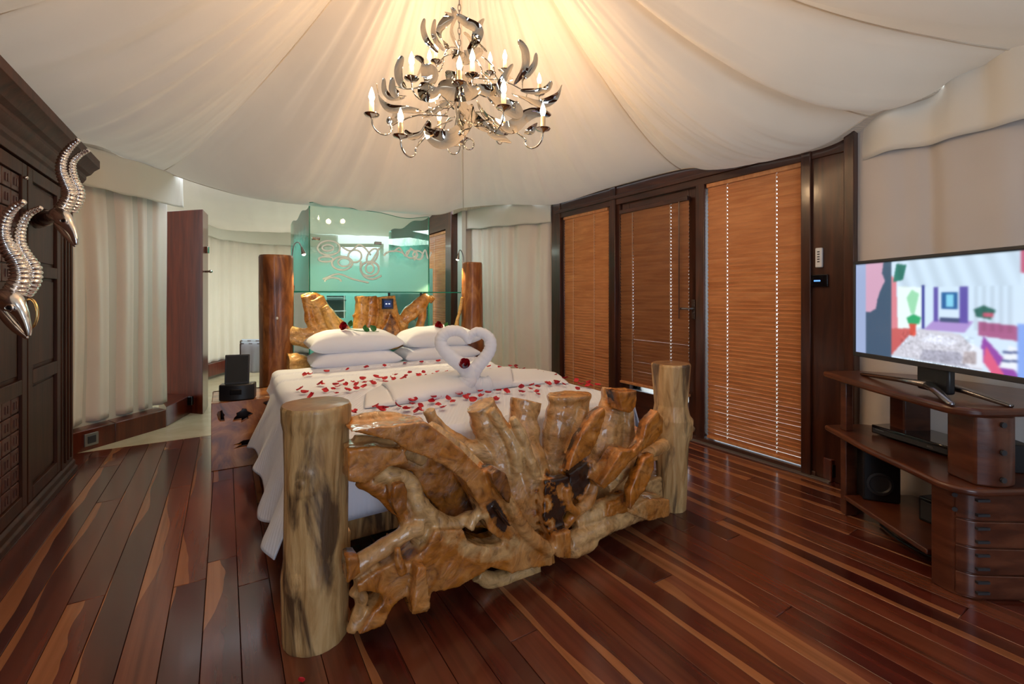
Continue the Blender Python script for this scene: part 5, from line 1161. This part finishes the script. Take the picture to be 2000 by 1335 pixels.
# ---------------- chandelier ----------------
YC = 2.52; CC = P(898, 180, YC)
ch = thing('chandelier', P(898, 300, YC), 'large chrome chandelier of curling metal ribbons with lit candle bulbs', 'chandelier')
def C(x, y): return (690+x/4.171, y/4.171)
# chain
mb = MB(); z = P(897, 95, YC).z; top_z = 3.9; k = 0; x0 = P(897, 0, YC).x
while z < top_z:
    mb.tube([Vector((x0+(.008*math.cos(a) if k % 2 else 0), YC+(0 if k % 2 else .008*math.cos(a)), z+.018*math.sin(a)*1.15)) for a in [j*math.pi/5 for j in range(10)]], .0022, 5, closed=True, up=(.3, 1, .1)); z += .032; k += 1
obj('chain', mb, 'gun', ch, smooth=180)
mb = MB(); zz = P(0, 240, YC).z; mb.lathe((CC.x, YC, zz-.06), ((.004, -.06), (.02, -.04), (.012, 0), (.03, .04), (.022, .1), (.03, .16), (.014, .22), (.016, .34), (.022, .37), (.01, .42), (.004, .46)), 18); obj('centre_stem', mb, 'chrome', ch, smooth=60)
rb = random.Random(5)
def ribb(pts, wid, dys, name='ribbon', tw=0):
    q = []
    for (x, y), dy in zip(pts, dys): a, b_ = C(x, y); q.append(P(a, b_, YC+dy))
    q = catmull(q, 7); n_ = len(q); mb = MB()
    side0 = Vector((rb.uniform(-.3, .3), rb.uniform(-1, 1), rb.uniform(.2, .6)))
    vs_ = []
    for i, p in enumerate(q):
        tn = (q[min(i+1, n_-1)]-q[max(i-1, 0)]).normalized(); out_ = Vector((p.x-CC.x, p.y-YC, 0)); out_ = out_.normalized() if out_.length > .01 else Vector((0, -1, 0))
        s_ = tn.cross(out_*.6+Vector((0, -.8, .1))).normalized(); a = tw*(i/n_-.5)
        s_ = (Matrix.Rotation(a, 3, tn) @ s_); f = i/(n_-1); wv = wid*(.12+.88*math.sin(math.pi*min(1, max(0, f)))**.55)/2
        nn_ = tn.cross(s_).normalized(); th_ = nn_*.0009; cr = nn_*wv*.34
        vs_ += [p-s_*wv-th_, p-s_*wv*.4-th_+cr*.84, p+s_*wv*.4-th_+cr*.84, p+s_*wv-th_, p+s_*wv+th_, p+s_*wv*.4+th_+cr*.84, p-s_*wv*.4+th_+cr*.84, p-s_*wv+th_]
    fs_ = [(8*i+k, 8*i+(k+1) % 8, 8*i+8+(k+1) % 8, 8*i+8+k) for i in range(n_-1) for k in range(8)]+[tuple(range(7, -1, -1)), tuple(range(8*n_-8, 8*n_))]
    mb.add(vs_, fs_); return obj(name, mb, 'chrome', ch, smooth=45)
rl = [
 ([(580,150),(568,230),(600,330),(690,430)], .030, (-.1,-.1,-.1,-.05)), ([(665,155),(652,260),(680,340),(745,410)], .036, (.1,.1,.1,0)),
 ([(745,95),(790,130),(720,210),(700,290),(780,400)], .045, (-.15,-.15,-.12,-.1,0)), ([(842,120),(920,180),(1010,235),(1000,320),(930,430)], .055, (-.15,-.15,-.12,-.1,0)),
 ([(1065,150),(1020,220),(1010,330),(1090,420)], .034, (.1,.1,.1,.05)), ([(800,60),(830,130),(800,260),(860,400)], .034, (.15,.15,.1,0)), ([(900,260),(940,300),(980,380),(950,460)], .05, (.1,.1,.05,0)),
 ([(1345,325),(1400,420),(1395,560),(1310,690)], .045, (-.05,-.05,-.05,0)), ([(1490,430),(1478,520),(1430,590),(1385,640),(1380,730)], .034, (.05,.05,.05,.05,.1)),
 ([(1300,520),(1225,640),(1190,740),(1235,850)], .036, (-.25,-.25,-.22,-.2)), ([(1700,690),(1655,785),(1530,845),(1400,800),(1290,760)], .045, (0,0,0,0,0)),
 ([(1615,660),(1580,720),(1500,745),(1360,735)], .035, (.1,.1,.12,.1)), ([(190,680),(212,800),(290,880),(430,892),(570,905),(660,880)], .038, (-.1,-.1,-.15,-.2,-.2,-.1)),
 ([(250,635),(255,740),(315,795),(420,790)], .034, (.1,.1,.1,.1)), ([(320,630),(320,730),(370,780),(430,780)], .040, (-.15,-.15,-.15,-.1)),
 ([(400,455),(368,560),(380,660),(430,720)], .048, (-.1,-.1,-.1,-.1)), ([(500,458),(565,500),(540,590),(480,660)], .036, (.2,.2,.2,.1)),
 ([(578,1040),(640,1110),(730,1140),(840,1090),(940,970),(950,850)], .075, (-.35,-.38,-.40,-.38,-.3,-.2)), ([(1010,820),(1070,930),(1180,1010),(1290,1035),(1400,950),(1500,915),(1610,940)], .060, (-.3,-.32,-.32,-.3,-.2,-.15,-.1)),
 ([(860,790),(905,890),(1010,990),(1120,1070)], .06, (-.1,-.15,-.2,-.2)), ([(1100,780),(1190,830),(1330,900),(1340,830)], .075, (-.3,-.32,-.3,-.28)),
 ([(1100,1010),(1160,1090),(1290,1160)], .06, (-.1,-.1,-.05)), ([(690,700),(770,720),(850,740),(960,740),(1000,700)], .095, (-.3,-.33,-.34,-.32,-.3)),
 ([(530,700),(620,760),(720,740)], .08, (-.25,-.3,-.3)), ([(590,520),(625,620),(590,710)], .08, (-.2,-.22,-.2)), ([(530,1170),(600,1090),(615,980)], .045, (.1,.1,.05)),
 ([(420,1060),(470,1110),(550,1090),(600,1000)], .04, (.15,.15,.12,.1)), ([(750,600),(820,650),(900,640),(1000,590)], .075, (-.2,-.25,-.25,-.2)), ([(920,660),(1010,720),(1100,740),(1180,700)], .06, (-.25,-.25,-.22,-.2)),
 ([(1040,590),(1110,650),(1140,740),(1100,800)], .055, (.2,.2,.15,.1)), ([(740,1130),(810,1160),(890,1180)], .035, (-.1,-.1,-.1)), ([(1390,1090),(1450,1060),(1500,1000)], .04, (.1,.1,.1)),
 ([(340,700),(440,720),(560,700),(640,640)], .040, (.1,.15,.2,.2)), ([(800,420),(880,470),(960,450),(1050,400)], .07, (0,-.1,-.1,0)), ([(1180,560),(1230,600),(1290,660)], .05, (.2,.2,.15)),
 ([(280,1010),(330,950),(320,880)], .05, (-.15,-.15,-.1)), ([(560,960),(640,920),(740,860),(850,830)], .045, (.2,.2,.1,0)), ([(700,830),(820,850),(900,900),(840,1000)], .06, (.2,.2,.2,.2)),
]
for a_, b_, c_ in rl: ribb(a_, b_*1.12, c_, tw=rb.uniform(-2.4, 2.4))
# candle arms: bulb position in the crop, radius of its ring, front or back
arms = [(475,480,.40,-1),(620,450,.36,1),(675,375,.30,1),(865,515,.36,-1),(970,455,.30,-1),(1115,470,.36,1),(1235,450,.40,1),(1515,640,.56,1),(150,770,.60,-1),(385,940,.52,-1),(1225,705,.50,-1),(1545,890,.56,-1),(1220,970,.50,1),(700,940,.4,1),(900,1010,.42,1)]
bulb = MB(); bulb.lathe((0, 0, 0), ((.003, 0), (.008, .004), (.0135, .020), (.0125, .034), (.007, .052), (.002, .066), (.0005, .070)), 14)
bulb_me = mesh_of('bulb', bulb, 'bulb', 180)
sl = MB(); sl.lathe((0, 0, 0), ((.0115, 0), (.0115, .062), (.009, .064)), 14); sl_me = mesh_of('candle_sleeve', sl, 'candle', 60)
pn_ = MB(); pn_.lathe((0, 0, 0), ((.003, -.012), (.008, -.004), (.030, .002), (.036, .009), (.035, .011), (.02, .005), (.006, .004)), 22); pn_me = mesh_of('drip_pan', pn_, 'chrome', 60)
for i, (x, y, Rr, sg) in enumerate(arms):
    a, b_ = C(x, y); dx = (a-898)/FL*YC; dy = sg*math.sqrt(max(.01, Rr*Rr-dx*dx)) if abs(dx) < Rr else 0
    p = P(a, b_, YC+dy); base = p-Vector((0, 0, .032))
    inw = Vector((CC.x-p.x, YC-p.y, 0)).normalized(); pan = base-Vector((0, 0, .070)); 
    q = [pan+Vector((0, 0, -.01))]+[pan+inw*(.055-.055*math.cos(t_))+Vector((0, 0, -.012-.060*math.sin(t_))) for t_ in [math.pi*k/8 for k in range(1, 9)]]
    tgt = Vector((CC.x, YC, max(CC.z-.12, pan.z-.04)))
    q += [q[-1].lerp(tgt, .35)+Vector((0, 0, .03)), q[-1].lerp(tgt, .8)]
    mb = MB(); mb.tube(catmull(q, 3), .0042, 7); arm = obj('candle_arm', mb, 'chrome', ch, smooth=180)
    put('drip_pan', pn_me, arm, pan); put('candle_sleeve', sl_me, arm, pan+Vector((0, 0, .005))); put('bulb', bulb_me, arm, pan+Vector((0, 0, .068)))
    if i % 2 == 0:
        l = bpy.data.lights.new('candle_light', 'POINT'); l.energy = 8.5; l.color = (1, .64, .34); l.shadow_soft_size = .03
        o = bpy.data.objects.new('candle_light', l); COL.objects.link(o); o.parent = ch; o.location = pan+Vector((0, 0, .105))-ROOTLOC[ch]
for x, y, s in ((820,1200,.032),(945,1175,.025),(750,780,.06),(700,850,.055)):
    a, b_ = C(x, y); c = P(a, b_, YC-.1); mb = MB(); mb.tube([c+Vector((s*math.cos(t_), .2*s*math.sin(t_), s*1.2*math.sin(t_))) for t_ in [k*math.pi/9 for k in range(18)]], .0035, 7, closed=True, up=(0, 1, 0)); obj('scroll', mb, 'chrome', ch, smooth=180)
print('objects', len(S.objects))

GR = {'curtain': 'cream floor-length curtains', 'valance': 'cream valances over the curtains', 'blind': 'wooden venetian blinds', 'pillow': 'white pillows on the bed', 'towel swan': 'towel swans on the bed', 'rose': 'red roses on the bed', 'antelope head': 'silver antelope heads on the wardrobe', 'lamp': 'gooseneck reading lamps'}
for o in S.objects:
    c = o.get('category')
    if c in GR and not o.get('group'): o['group'] = GR[c]
